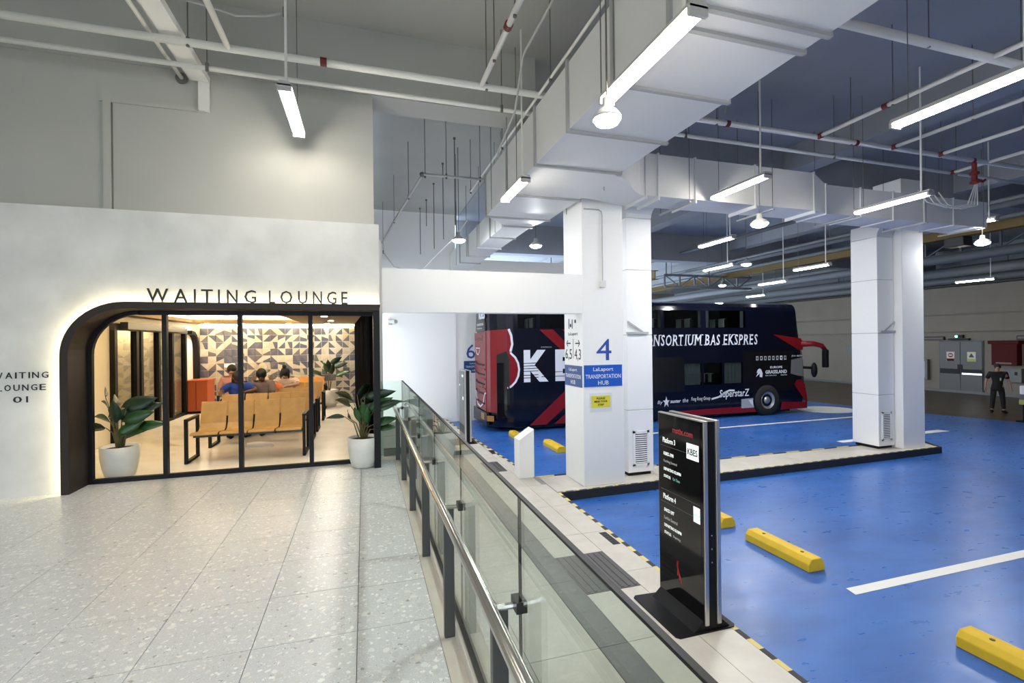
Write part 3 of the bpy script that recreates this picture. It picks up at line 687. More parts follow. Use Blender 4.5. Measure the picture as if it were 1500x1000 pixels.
# ------------------------------------------------------------------ kiosks, bollard, wheel stops
def kiosk(x0, x1, y0, y1, label, lit=True):
    r = thing('display_kiosk', label, 'kiosk', ((x0 + x1) / 2, (y0 + y1) / 2, ZP))
    z0, z1 = ZP + .04, .975
    MB().prism([(x0 - .26, y0 + .0), (x1 + .13, y0 + .0), (x1 + .16, y0 + .03), (x1 + .16, y1 + .02), (x0 - .26, y1 + .05), (x0 - .29, y1 + .02), (x0 - .29, y0 + .03)], 'Z', ZP, ZP + .012).build('base_plate', 'black', r)
    MB().prism([(x0 - .10, ZP + .012), (x1 + .10, ZP + .012), (x1 - .02, ZP + .12), (x0 + .02, ZP + .12)], 'Y', y0 + .02, y1 - .02).build('plinth', 'black', r)
    xm0, xm1 = x0 + .045, x1 - .045
    MB().box((xm0, y0 + .015, z0), (xm1, y1 - .015, z1 - .01)).build('core', 'black', r)
    for a, b, fx in ((x0, xm0, x0), (xm1, x1, x1)):
        p = MB().box((a, y0, z0 + .02), (b, y1, z1)).build('display_panel', 'frame_silver', r, bevel=.006)
        s = -1 if fx == x0 else 1
        q = MB().box((min(fx, fx + s * .004), y0 + .012, z0 + .03), (max(fx, fx + s * .004), y1 - .012, z1 - .012)).build('bezel', 'black_gloss', r)
        MB().box((min(fx, fx + s * .006), y0 + .04, -.42), (max(fx, fx + s * .006), y1 - .04, z1 - .05)).build('screen', 'screen' if lit else 'far_screen', r)
    if not lit:
        for (z, h, yy, wd) in ((.80, .06, .12, .16), (.55, .05, .55, .06), (.22, .08, .1, .12)):
            MB().box((x0 - .008, y0 + yy, z), (x0 - .006, y0 + yy + wd, z + h)).build('lettering', 'screen_white', r)
        return r
    X = x0 - .0062
    def T(txt, f, z, wd, h, m, bold=.0):
        MB().text(txt, (X, y1 - .04 - f * .62, z), LX, FUP, wd, h, .0015, bold=bold).build('lettering', m, r)
    def rule(z): MB().box((X - .001, y0 + .05, z), (X, y1 - .05, z + .004)).build('rule', 'screen_rule', r)
    T('mstix.com', .34, .80, .30, .055, 'screen_red', .02)
    z = .68
    for name, code, dest, dep, stat, statm in (('Platform 3', 'KBES-398', 'Kuching Sentral', 'DEPARTING 02:30PM', 'On Time', 'screen_green'), ('Platform 4', 'SNCD-297', 'Larkin Sentral', 'DEPARTING 03:00PM', 'Departing', 'screen_dim')):
        T(name, .08, z, .20, .052, 'screen_text', .015); rule(z - .035)
        T(code, .10, z - .125, .16, .034, 'screen_text', .02)
        T(dest, .10, z - .20, .21, .032, 'screen_dim'); T(dep, .10, z - .275, .27, .030, 'screen_text', .02)
        T('STATUS:', .10, z - .345, .11, .028, 'screen_text', .02); T(stat, .33, z - .345, .11, .028, statm)
        z -= .56; 
    rule(.21)
    MB().box((X - .001, y0 + .06, .60), (X, y0 + .23, .745)).build('logo_board', 'screen_white', r)
    MB().text('KBES', (X - .001, y0 + .215, .64), LX, FUP, .14, .06, .0015, bold=.02).build('lettering', 'letter_black', r)
    MB().box((X - .001, y0 + .05, .045), (X, y0 + .14, .185)).build('logo_board', 'screen_white', r)
    MB().text('sncd', (X - .001, y0 + .135, .10), LX, FUP, .08, .025, .0015).build('lettering', 'screen_green', r)
    sw = MB()
    for k in range(3):
        ym = (y0 + y1) / 2 + .02
        sw.ribbon([(ym - .04 + .03 * k, -.62 + .03 * k), (ym - .02 + .02 * k, -.56 + .03 * k), (ym + .02, -.50 + .02 * k), (ym + .03 - .01 * k, -.44 + .02 * k)], .014, 'X', x0 - .0055, x0 - .004)
    sw.build('logo', 'screen_red', r)
    for k in range(3): MB().lathe([(.006, -.004), (.006, 0)], ((x0 + x1) / 2, y0 + .016, -.05 - .12 * k), 8, axis='Y').build('port', 'grey_paint', r)
    return r
kiosk(2.86, 3.035, 3.58, 4.27, 'near black display kiosk listing Platform 3 and Platform 4 departures')
kiosk(2.42, 2.60, 12.05, 12.75, 'far grey screened display kiosk beside the rear of the bus', lit=False)

b = MB(); b.add([(2.79, 8.70, ZP), (3.09, 8.70, ZP), (3.09, 9.02, ZP), (2.79, 9.02, ZP), (2.79, 8.70, -.17), (3.09, 8.70, .02), (3.09, 9.02, .02), (2.79, 9.02, -.17)],
    [(0, 3, 2, 1), (4, 5, 6, 7), (0, 1, 5, 4), (1, 2, 6, 5), (2, 3, 7, 6), (3, 0, 4, 7)])
tag(b.build('bollard', 'column_paint', at=(2.94, 8.86, ZP), bevel=.006), 'white square bollard with a slanted top at the kerb left of column 4', 'bollard')

def wheel_stop(x, y0, y1, label):
    o = MB().prism([(x - .12, ZB), (x + .12, ZB), (x + .12, ZB + .09), (x + .075, ZB + .15), (x - .075, ZB + .15), (x - .12, ZB + .09)], 'Y', y0, y1)
    r = thing('wheel_stop', label, 'wheel stop', (x, (y0 + y1) / 2, ZB), 'yellow wheel stops')
    o.build('block', 'stop_yellow', r, bevel=.008)
    for y in (y0 + .2, y1 - .2): MB().lathe([(.02, 0), (.02, .004)], (x, y, ZB + .15), 10).build('bolt', 'dark_metal', r)
wheel_stop(5.08, 4.39, 5.38, 'yellow wheel stop alone on the blue bay right of the near kiosk')
wheel_stop(5.05, 5.80, 6.75, 'yellow wheel stop half hidden behind the near kiosk')
wheel_stop(5.12, 1.85, 2.95, 'yellow wheel stop at the bottom right corner of the blue bay')
wheel_stop(4.63, 11.0, 12.0, 'yellow wheel stop between the white bollard and column 4')
wheel_stop(4.14, 13.0, 13.55, 'yellow wheel stop under the rear corner of the bus')

# ------------------------------------------------------------------ column signs, boxes, vertical ducts
def column_signs():
    y = 7.83
    s = thing('number_sign', 'large blue painted number 4 on the front of the near column', 'sign', (4.13, y, 1.54))
    MB().text('4', (3.985, y - .0005, 1.345), FX, FUP, .30, .385, .003).build('numeral', 'number_blue', s)
    s = thing('bay_sign', 'bright blue LaLaport TRANSPORTATION HUB sign on the front of column 4', 'sign', (4.1, y, 1.06))
    MB().box((3.735, y - .008, .875), (4.495, y, 1.262)).build('board', 'sign_blue', s)
    for t, z, h, wd in (('LaLaport', 1.135, .085, .40), ('TRANSPORTATION', 1.02, .075, .70), ('HUB', .905, .075, .21)):
        MB().text(t, (4.115 - wd / 2, y - .008, z), FX, FUP, wd, h, .002, bold=.005).build('lettering', 'sign_white', s)
    s = thing('notice', 'small yellow PLEASE MIND YOUR STEP notice on a clear board on column 4', 'notice', (4.07, y, .6))
    MB().box((3.84, y - .006, .42), (4.28, y, .76)).build('board', 'clear_board', s)
    MB().box((3.875, y - .010, .50), (4.25, y - .006, .71)).build('plate', 'sign_yellow', s)
    for t, z, wd in (('PLEASE', .645, .17), ('MIND YOUR', .59, .26), ('STEP', .53, .12)):
        MB().text(t, (4.06 - wd / 2, y - .010, z), FX, FUP, wd, .036, .002, bold=.03).build('lettering', 'letter_black', s)
    x = 3.72
    s = thing('direction_sign', 'black bars logo, arrows and 6,5 4,3 lettering on the side of column 4', 'sign', (x, 8.24, 1.8))
    def T(t, yl, z, wd, h, m='letter_black', bold=0.): MB().text(t, (x - .0005, yl, z), LX, FUP, wd, h, .003, bold=bold).build('lettering', m, s)
    for yl, z0, z1, wd in ((8.44, 1.98, 2.12, .03), (8.29, 1.98, 2.10, .03)): MB().box((x - .003, yl - wd, z0 - .05), (x, yl, z1)).build('logo_bar', 'letter_black', s)
    MB().lathe([(.035, -.003), (.035, 0)], (x, 8.35, 1.99), 14, axis='X').build('logo_dot', 'letter_black', s); MB().lathe([(.035, -.003), (.035, 0)], (x, 8.14, 2.06), 14, axis='X').build('logo_dot', 'letter_black', s)
    T('LaLaport', 8.46, 1.79, .42, .07)
    for sgn, yc in ((1, 8.45), (-1, 8.05)):
        a = MB(); a.ribbon([(yc - .09, 1.655), (yc + .09, 1.655)], .022, 'X', x - .003, x)
        a.ribbon([(yc + sgn * .09 - sgn * .055, 1.71), (yc + sgn * .09, 1.655), (yc + sgn * .09 - sgn * .055, 1.60)], .022, 'X', x - .003, x); a.build('arrow', 'letter_black', s)
    MB().box((x - .003, 8.235, 1.38), (x, 8.245, 1.74)).build('divider', 'letter_black', s)
    T('6,5', 8.60, 1.33, .30, .22); T('4,3', 8.18, 1.33, .27, .22)
    s = thing('bay_sign', 'shaded blue LaLaport TRANSPORTATION HUB sign on the left side of column 4', 'sign', (x, 8.24, 1.05))
    MB().box((x - .008, 7.87, .86), (x, 8.63, 1.245)).build('board', 'sign_blue_shaded', s)
    for t, z, h, wd in (('LaLaport', 1.125, .075, .36), ('TRANSPORTATION', 1.01, .075, .68), ('HUB', .90, .075, .2)):
        MB().text(t, (x - .008, 8.25 + wd / 2, z), LX, FUP, wd, h, .002).build('lettering', 'sign_white', s)
    # number 6 and its sign on the back wall
    s = thing('number_sign', 'blue number 6 on the back wall behind the bus', 'sign', (3.55, 16.62, 1.3))
    MB().text('6', (3.42, 16.615, 1.12), FX, FUP, .32, .5, .003).build('numeral', 'number_blue', s)
    s = thing('bay_sign', 'blue transportation hub sign on the back wall behind the bus', 'sign', (3.6, 16.62, .9))
    MB().box((3.33, 16.61, .62), (4.15, 16.62, 1.04)).build('board', 'sign_blue_shaded', s)
    for t, z, wd in (('LaLaport', .91, .4), ('TRANSPORTATION', .80, .7), ('HUB', .67, .22)): MB().text(t, (3.74 - wd / 2, 16.61, z), FX, FUP, wd, .07, .002).build('lettering', 'sign_white', s)
    # conduit with junction box on column 4
    s = thing('junction_box', 'small white junction box with conduit on the front of column 4', 'junction box', (4.12, 7.83, 2.72))
    MB().box((4.065, 7.775, 2.66), (4.165, 7.83, 2.78)).build('box', 'pipe_paint', s, bevel=.004)
    MB().tube([(3.76, 7.81, 4.05), (4.05, 7.81, 4.05), (4.10, 7.81, 4.02), (4.115, 7.81, 3.95), (4.115, 7.81, 2.78)], .011, 8).build('conduit', 'grey_paint', s)

def vent_shaft(x0, x1, yf, yb, zt, label, side):
    r = thing('vent_shaft', label, 'duct', ((x0 + x1) / 2, (yf + yb) / 2, ZP))
    joints = [-.84, .36, 1.80, 3.05, zt]
    for k in range(4):
        MB().box((x0, yf, joints[k] + .006), (x1, yb, joints[k + 1] - .004)).build('section', 'column_paint', r, bevel=.008)
        if k: MB().box((x0 + .006, yf + .006, joints[k] - .01), (x1 - .006, yb - .006, joints[k] + .01)).build('joint', 'grey_paint', r)
    MB().box((x0 + .03, yf + .05, ZP), (x1 - .03, yb - .05, -.83)).build('stand', 'black', r)
    gx0, gx1 = x0 + .10, x1 - .10
    g = MB(); g.box((gx0, yf - .015, -.71), (gx0 + .045, yf, -.04)); g.box((gx1 - .045, yf - .015, -.71), (gx1, yf, -.04)); g.box((gx0, yf - .015, -.71), (gx1, yf, -.67)); g.box((gx0, yf - .015, -.08), (gx1, yf, -.04))
    fr = g.build('grille_frame', 'column_paint', r)
    MB().box((gx0 + .04, yf - .004, -.68), (gx1 - .04, yf - .001, -.07)).build('grille_back', 'black', fr)
    for k in range(15):
        z = -.66 + .04 * k; MB().add([(gx0 + .045, yf - .012, z), (gx1 - .045, yf - .012, z), (gx1 - .045, yf - .003, z + .024), (gx0 + .045, yf - .003, z + .024)], [(0, 1, 2, 3)]).build('louvre', 'sign_white', fr)
    b = MB(); xs = x0 - .02 if side < 0 else x1 + .02
    if side < 0: b.bar((x0 - .02, yf - .02, 1.84), (x1 - .1, yf - .02, 1.84), .03, .04); b.bar((x0, yf - .02, 2.06), (x1 - .22, yf - .02, 1.86), .02, .03)
    else: b.bar((x0 + .05, yf - .02, 1.84), (x1 + .02, yf - .02, 1.84), .03, .04); b.bar((x0 + .2, yf - .02, 1.86), (x1, yf - .02, 2.06), .02, .03)
    b.build('bracket', 'grey_paint', r)
    # flared head that meets the cross duct
    h = MB(); n = 6
    ring = []
    for i in range(n + 1):
        t = i / n; a = t * math.pi / 2
        ring.append((zt + .30 * math.sin(a), yf - .35 * (1 - math.cos(a)), .12 * (1 - math.cos(a))))
    for i in range(n):
        (za, ya, ga), (zb, yb_, gb) = ring[i], ring[i + 1]
        h.add([(x0 + ga * .2, ya, za), (x1 + ga, ya, za), (x1 + ga, yb, za), (x0 + ga * .2, yb, za), (x0 + gb * .2, yb_, zb), (x1 + gb, yb_, zb), (x1 + gb, yb, zb), (x0 + gb * .2, yb, zb)], [(0, 1, 5, 4), (1, 2, 6, 5), (2, 3, 7, 6), (3, 0, 4, 7)])
    h.build('elbow', 'duct_skin', r)
column_signs()
vent_shaft(4.80, 5.35, 8.15, 8.62, 4.05, 'white vent shaft with louvred grille beside column 4', -1)
vent_shaft(11.42, 11.93, 8.22, 8.85, 4.05, 'white vent shaft with louvred grille beside the far white column', 1)

# ------------------------------------------------------------------ ducts
def main_duct():
    r = thing('air_duct', 'large white rectangular air duct running overhead towards the back wall', 'duct', (2.9, 3, 4.15))
    ys = [-2.6, -.6, 1.0, 2.96, 3.20, 4.09, 5.15, 6.27, 7.65, 9.1]
    x0, x1, z0, z1 = 2.3, 3.60, 4.15, 4.93
    for k in range(len(ys) - 1): MB().box((x0, ys[k] + .006, z0), (x1, ys[k + 1] - .006, z1)).build('section', 'duct_skin', r)
    for y in ys[1:]:
        f = MB(); f.box((x0 - .03, y - .022, z0 - .03), (x1 + .03, y + .022, z0)); f.box((x0 - .03, y - .022, z0), (x0, y + .022, z1)); f.box((x1, y - .022, z0), (x1 + .03, y + .022, z1)); f.box((x0 - .03, y - .022, z1), (x1 + .03, y + .022, z1 + .03))
        f.build('flange', 'duct_flange', r)
    MB().add([(x0, 9.1, z0), (x1, 9.1, z0), (x1, 9.1, z1), (x0, 9.1, z1), (2.85, 9.75, z0), (3.45, 9.75, z0), (3.45, 9.75, z1 - .2), (2.85, 9.75, z1 - .2)],
             [(0, 1, 5, 4), (1, 2, 6, 5), (2, 3, 7, 6), (3, 0, 4, 7)]).build('reducer', 'duct_skin', r)
    ys2 = [9.75, 10.9, 12.2, 13.4, 14.6, 16.5]
    for k in range(len(ys2) - 1): MB().box((2.85, ys2[k] + .006, z0), (3.45, ys2[k + 1] - .006, z1 - .2)).build('section', 'duct_skin', r)
    for y in ys2[:-1]: MB().box((2.82, y - .02, z0 - .03), (3.48, y + .02, z1 - .18)).build('flange', 'duct_flange', r)
    for y in (-.9, 2.2, 4.2, 6.9, 8.4):
        for x in (2.22, 3.68): MB().tube([(x, y, z0 - .06), (x, y, 6.12)], .006, 6).build('hanger_rod', 'rod_steel', r)
        MB().box((2.2, y - .02, z0 - .06), (3.7, y + .02, z0 - .032)).build('hanger_rail', 'duct_flange', r) if y < 0 else None
    for y in (9.75, 10.31, 11.85, 13.42, 15.0): MB().tube([(2.80, y, z0 - .04), (2.80, y, 6.12)], .006, 6).build('hanger_rod', 'rod_steel', r)
    # tee towards the cross duct
    s = MB(); n = 8; P = []
    for i in range(n + 1):
        t = i / n; e = t * t * (3 - 2 * t); P.append((3.60 + t * 1.0, 6.40 + e * .75, 7.55 + e * .25))
    for i in range(n):
        a, b_ = P[i], P[i + 1]
        s.add([(a[0], a[1], z0), (b_[0], b_[1], z0), (b_[0], b_[2], z0), (a[0], a[2], z0), (a[0], a[1], z1), (b_[0], b_[1], z1), (b_[0], b_[2], z1), (a[0], a[2], z1)], [(0, 3, 2, 1), (4, 5, 6, 7), (0, 1, 5, 4), (2, 3, 7, 6)])
    s.build('tee', 'duct_skin', r, smooth=False)
    c = thing('air_duct', 'white cross duct running over both columns above the blue bays', 'duct', (8.5, 7.5, 4.17))
    xs = [4.6, 5.6, 6.9, 8.3]
    for k in range(3): MB().box((xs[k] + .005, 7.15, 4.16), (xs[k + 1] - .005, 7.80, 4.88)).build('section', 'duct_skin', c)
    MB().add([(8.3, 7.15, 4.16), (8.6, 7.15, 4.12), (8.6, 7.8, 4.12), (8.3, 7.8, 4.16), (8.3, 7.15, 4.88), (8.6, 7.15, 4.68), (8.6, 7.8, 4.68), (8.3, 7.8, 4.88)], [(0, 3, 2, 1), (4, 5, 6, 7), (0, 1, 5, 4), (2, 3, 7, 6)]).build('reducer', 'duct_skin', c)
    xs2 = [8.6, 9.5, 10.4, 11.3, 12.2, 13.3]
    for k in range(5): MB().box((xs2[k] + .005, 7.15, 4.12), (xs2[k + 1] - .005, 7.80, 4.68)).build('section', 'duct_skin', c)
    for x, zt in ((4.6, 4.88), (4.85, 4.88), (5.6, 4.88), (6.9, 4.88), (8.3, 4.88), (8.6, 4.68), (9.5, 4.68), (10.4, 4.68), (11.3, 4.68), (12.2, 4.68)):
        MB().box((x - .015, 7.13, 4.095), (x + .015, 7.82, zt + .02)).build('flange', 'duct_skin', c)
    for x in (5.4, 7.2, 9.2, 11.2, 13.0):
        for y in (7.05, 7.9): MB().tube([(x, y, 4.07), (x, y, 6.1)], .006, 6).build('hanger_rod', 'rod_steel', c)
        MB().box((x - .018, 7.02, 4.06), (x + .018, 7.93, 4.088)).build('hanger_rail', 'duct_flange', c)
main_duct()

# ------------------------------------------------------------------ pipes under the ceilings
def pipes():
    def pipe(name, pts, r, m, label, cat='pipe', hang=(), zc=6.12, group=None, extra=None):
        t = thing(name, label, cat, tuple(Vector(pts[0])), group)
        MB().tube(pts, r, 10).build('tube', m, t, smooth=True)
        for (x, y, z) in hang:
            h = MB().tube([(x, y, z - .04), (x, y, zc)], .007, 6); h.tube([(x - .045 * 0, y, z - .05), (x, y, z + .05)], .02, 6); h.build('hanger_rod', 'rod_steel', t)
        if extra: extra(t)
        return t
    def collars(pts, r, m='red_paint', L=.07):
        def f(t):
            for p, d in pts:
                p = Vector(p); d = Vector(d); MB().tube([p - d * L / 2, p + d * L / 2], r, 12).build('collar', m, t)
        return f
    pipe('sprinkler_pipe', [(-6.9, 6.03, 5.0), (12.9, 6.10, 5.0)], .042, 'pipe_paint', 'thick white sprinkler main crossing above the lounge towards the bays',
         hang=[(-4.5, 6.03, 5.0), (-1.80, 6.04, 5.0), (1.55, 6.05, 5.0), (5.15, 6.07, 5.0), (7.9, 6.09, 5.0), (10.1, 6.1, 5.0)],
         extra=collars([((-.42, 6.035, 5.0), (1, 0, 0)), ((5.35, 6.08, 5.0), (1, 0, 0)), ((8.0, 6.09, 5.0), (1, 0, 0)), ((10.95, 6.1, 5.0), (1, 0, 0))], .05))
    pipe('conduit_pipe', [(-6.9, 6.50, 5.0), (14.6, 6.72, 5.0)], .03, 'pipe_paint', 'thinner white pipe parallel behind the sprinkler main',
         hang=[(-4.5, 6.52, 5.0), (-1.75, 6.53, 5.0), (1.9, 6.56, 5.0), (5.0, 6.6, 5.0), (8.2, 6.64, 5.0), (11.5, 6.68, 5.0)])
    pipe('branch_pipe', [(1.48, 6.03, 5.0), (1.48, -3, 5.02)], .033, 'pipe_paint', 'white branch pipe with red collar left of the large duct', hang=[(1.48, 5.4, 5.0), (1.48, 4.6, 5.0), (1.48, 2.6, 5.0)],
         extra=collars([((1.48, 4.83, 5.01), (0, 1, 0))], .046))
    pipe('branch_pipe', [(-1.41, 6.03, 5.0), (-1.40, -3, 5.02)], .033, 'pipe_paint', 'white branch pipe over the terrazzo floor left of the lounge lamp', hang=[(-1.4, 4.5, 5.0), (-1.4, 1.5, 5.0)])
    pipe('conduit', [(1.80, -3, 5.03), (1.80, 5.2, 5.03), (1.80, 5.32, 5.0), (1.82, 5.7, 4.55), (1.85, 6.6, 4.4), (1.85, 6.62, 4.33)], .013, 'grey_paint', 'thin grey conduit bending down beside the branch pipe', hang=[(1.8, 3.6, 5.03), (1.8, 1.2, 5.03)])
    pipe('conduit', [(2.26, -2, 4.985), (2.26, 10.4, 4.985), (2.3, 10.5, 4.985)], .018, 'pipe_paint', 'white conduit running along the top edge of the large duct', hang=[(2.26, y, 4.985) for y in (1.6, 3.4, 5.6, 7.8, 10.31)])
    for i, (x, y0, lb, red) in enumerate(((7.15, 6.08, 'white branch pipe left of the second bay lamp', (7.15, 5.0)), (8.82, 6.08, 'white branch pipe above the third bay lamp', None), (10.0, 6.08, 'white branch pipe right of the third bay lamp', None), (11.35, 6.7, 'white branch pipe farthest right before the trusses', None), (5.06, 3.9, 'thick white pipe above the second bay lamp', None))):
        if i == 4: pipe('branch_pipe', [(3.66, 3.80, 5.0), (14, 3.78, 5.0)], .05, 'pipe_paint', 'thick white pipe over the second bay lamp leaving the duct', hang=[(6.1, 3.79, 5.0), (7.7, 3.785, 5.0), (9.8, 3.78, 5.0)], zc=6.1)
        else: pipe('branch_pipe', [(x, y0, 5.0), (x, -3, 5.0)], .030, 'pipe_paint', lb, hang=[(x, 4.9, 5.0), (x, 3.0, 5.0)], zc=6.1,
                   extra=collars([((x, y0 - .05, 5.0), (0, 1, 0))] + ([((x, 5.0, 5.0), (0, 1, 0))] if red else []), .045))
    # red valve on the main above the right-hand column
    t = thing('valve', 'red valve assembly hanging on the pipes right of the third bay lamp', 'valve', (11.0, 6.1, 4.8))
    MB().lathe([(.03, -.24), (.07, -.23), (.07, -.19), (.045, -.17), (.045, -.08), (.075, -.06), (.075, -.02), (.04, 0), (.04, .16)], (11.0, 6.1, 4.8), 14).build('body', 'red_paint', t)
    MB().tube([(11.04, 6.1, 4.66), (11.24, 6.1, 4.63), (11.30, 6.1, 4.67)], .022, 8).build('lever', 'red_paint', t)
    # left: pipe to wall flange, sloping cable tray, wall conduit frame
    pipe('conduit', [(-2.18, 7.08, 5.09), (-2.18, 1.0, 5.09)], .024, 'pipe_paint', 'white pipe entering the upper wall through a round flange', hang=[(-2.18, 4.2, 5.09), (-2.18, 1.6, 5.09)], extra=lambda t: MB().lathe([(.07, -.02), (.07, 0), ], (-2.18, 7.08, 5.09), 16, axis='Y').build('flange', 'rod_steel', t))
    t = thing('cable_tray', 'white cable tray ending in a plate on the upper wall above the arch', 'cable tray', (-1.9, 7.0, 4.9))
    for xa in (-2.085, -1.88): MB().box((xa, 1.0, 5.065), (xa + .012, 7.04, 5.15)).build('side_rail', 'pipe_paint', t)
    MB().box((-2.08, 1.0, 5.065), (-1.88, 7.04, 5.08)).build('tray_bed', 'pipe_paint', t); MB().box((-1.99, 7.03, 4.70), (-1.868, 7.09, 5.15)).build('end_plate', 'pipe_paint', t, bevel=.004)
    for y in (3.0, 5.0): MB().tube([(-1.98, y, 5.07), (-1.98, y, 6.12)], .007, 6).build('hanger_rod', 'rod_steel', t)
    t = thing('wall_conduit', 'white conduit running down the upper wall left of the cable tray', 'conduit', (-2.95, 7.09, 4.4))
    MB().box((-3.02, 7.07, 3.33), (-2.94, 7.10, 4.69)).build('riser', 'upper_plaster', t); MB().box((-3.06, 7.07, 4.69), (-1.92, 7.10, 4.745)).build('run', 'upper_plaster', t); MB().box((-2.94, 7.085, 3.33), (-2.928, 7.10, 4.69)).build('cable', 'rod_steel', t)
    # sagging cable to the lounge lamp
    pts = [(-2.7, 5.9, 5.52), (-2.42, 5.9, 5.44), (-2.05, 5.9, 5.39), (-1.62, 5.9, 5.35), (-1.3, 5.9, 5.29), (-1.0, 5.9, 5.34), (-.80, 5.9, 5.42)]
    pipe('cable', pts, .012, 'grey_paint', 'grey cable sagging from the pipes to the lounge lamp', 'cable', hang=[(-2.7, 5.9, 5.52), (-.815, 5.9, 5.42)])
    # pipe with elbow behind the lounge corner
    pipe('drop_pipe', [(2.3, 9.25, 4.9), (1.1, 9.25, 4.9), (1.08, 9.5, 4.9), (.92, 11.4, 4.9), (.79, 13.03, 4.9), (.55, 15.2, 4.75)], .025, 'grey_paint', 'grey pipe with a dark elbow behind the lounge corner', hang=[(1.15, 9.3, 4.9), (1.55, 9.25, 4.9), (2.22, 9.25, 4.9), (.97, 10.8, 4.9), (.79, 13.03, 4.9)],
         extra=lambda t: MB().ell((1.09, 9.27, 4.9), (.05, .05, .05)).build('elbow', 'rod_steel', t))
    rods = [(1.91, 10.31, 4.23), (1.9, 11.85, 4.24), (1.89, 13.42, 4.3), (1.88, 15.0, 5.3), (1.8, 16.0, 4.6)]
    for i, (x, y, z) in enumerate(rods):
        r_ = thing('hanger_rod', ('first', 'second', 'third', 'short fourth', 'last')[i] + ' threaded rod hanging from the ceiling behind the lounge corner, counted from the front', 'rod', (x, y, 6.12), 'ceiling rods behind the lounge')
        MB().tube([(x, y, z), (x, y, 6.12)], .012, 6).build('rod', 'rod_steel', r_); MB().lathe([(.028, -.04), (.028, 0)], (x, y, 6.12), 8).build('anchor', 'rod_steel', r_)
    pts = [(.6, 15.6, 4.55), (.9, 15.2, 4.05), (1.3, 14.8, 3.85), (1.7, 14.2, 3.88), (1.9, 12.5, 4.05), (2.1, 11.2, 4.2), (2.3, 10.9, 4.5)]
    pipe('cable', pts, .016, 'pipe_paint', 'white cable sagging to the floodlight behind the lounge corner', 'cable', hang=[(.6, 15.6, 4.55), (2.1, 11.2, 4.2)])
    # camera on the back wall
    t = thing('security_camera', 'small grey security camera on the white wall under the portal beam', 'camera', (.85, 16.55, 2.3))
    MB().box((.78, 16.49, 2.3), (.90, 16.55, 2.5)).build('mount', 'grey_paint', t); MB().tube([(.84, 16.5, 2.42), (1.0, 16.2, 2.40)], .07, 10).build('body', 'grey_paint', t)
pipes()

# ------------------------------------------------------------------ lamps
def tube_lamp(x, y0, L, z, label, zc=6.1, drop=None):
    r = thing('tube_lamp', label, 'lamp', (x, y0 + L / 2, z), 'ceiling tube lamps')
    MB().prism([(x - .075, z + .035), (x + .075, z + .035), (x + .05, z + .085), (x - .05, z + .085)], 'Y', y0, y0 + L).build('housing', 'grey_paint', r)
    for dx in (-.035, .035): MB().tube([(x + dx, y0 + .03, z + .01), (x + dx, y0 + L - .03, z + .01)], .019, 8).build('tube', 'tube_lit', r)
    for y in (y0, y0 + L - .03): MB().box((x - .07, y, z - .015), (x + .07, y + .03, z + .05)).build('end_cap', 'grey_paint', r)
    MB().tube([(x, y0 + .15, z + .08), (x, y0 + .15, zc)], .014, 8).build('conduit_drop', 'pipe_paint', r)
    MB().tube([(x, y0 + L - .15, z + .08), (x, y0 + L - .15, zc)], .005, 6).build('hanger_rod', 'rod_steel', r)
    return r
tube_lamp(2.08, 2.60, 1.25, 3.80, 'bright tube lamp under the near part of the large duct')
tube_lamp(2.16, 6.30, 1.05, 3.92, 'small tube lamp at the left bottom edge of the large duct')
tube_lamp(-.78, 5.56, 1.25, 4.40, 'tube lamp hanging over the lounge entrance wall', 5.9 + .2)
tube_lamp(5.55, 2.55, 1.25, 3.98, 'bay tube lamp cut by the right edge, nearest of the bays')
tube_lamp(5.90, 5.85, 1.22, 4.16, 'bay tube lamp in front of the cross duct, left of the highbay')
tube_lamp(8.70, 5.39, 1.25, 3.98, 'bay tube lamp in front of the far white column')
tube_lamp(13.55, 7.10, 1.22, 4.30, 'bay tube lamp right of the far white column')
tube_lamp(8.50, 9.45, 1.25, 4.12, 'bay tube lamp behind the cross duct, first above the bus')
tube_lamp(13.2, 10.85, 1.25, 3.86, 'bay tube lamp left behind the far column at the ochre beam')
tube_lamp(11.0, 12.4, 1.25, 4.0, 'bay tube lamp hanging beside the small highbay above the bus')
tube_lamp(14.18, 13.3, 1.25, 3.70, 'bay tube lamp low over the front half of the bus roof')
tube_lamp(22.2, 11.7, 1.25, 3.80, 'distant tube lamp above the man in black')
tube_lamp(11.6, 17.9, 1.25, 4.0, 'distant tube lamp behind the bus roof, left of the truss')
tube_lamp(19.4, 19.5, 1.25, 3.9, 'distant tube lamp by the driveway behind the bus front')
tube_lamp(8.6, 15.2, 1.25, 3.6, 'tube lamp low over the bus roof just right of column 4')
# the same row of lamps goes on behind the photographer
tube_lamp(-.80, .6, 1.25, 4.42, 'tube lamp overhead, above the terrazzo floor by the handrail')
tube_lamp(-3.6, .9, 1.25, 4.42, 'tube lamp overhead, above the terrazzo floor by the left wall')
tube_lamp(-3.8, -2.6, 1.25, 4.42, 'tube lamp behind the photographer by the left wall')
tube_lamp(-.8, -3.0, 1.25, 4.42, 'tube lamp behind the photographer above the terrazzo floor')
tube_lamp(2.08, -1.9, 1.25, 3.80, 'tube lamp behind the photographer under the large duct')
tube_lamp(5.55, -1.2, 1.35, 3.98, 'tube lamp behind the photographer over the nearest blue bay')
tube_lamp(8.7, .8, 1.25, 3.98, 'tube lamp outside the right edge over the nearest blue bay')

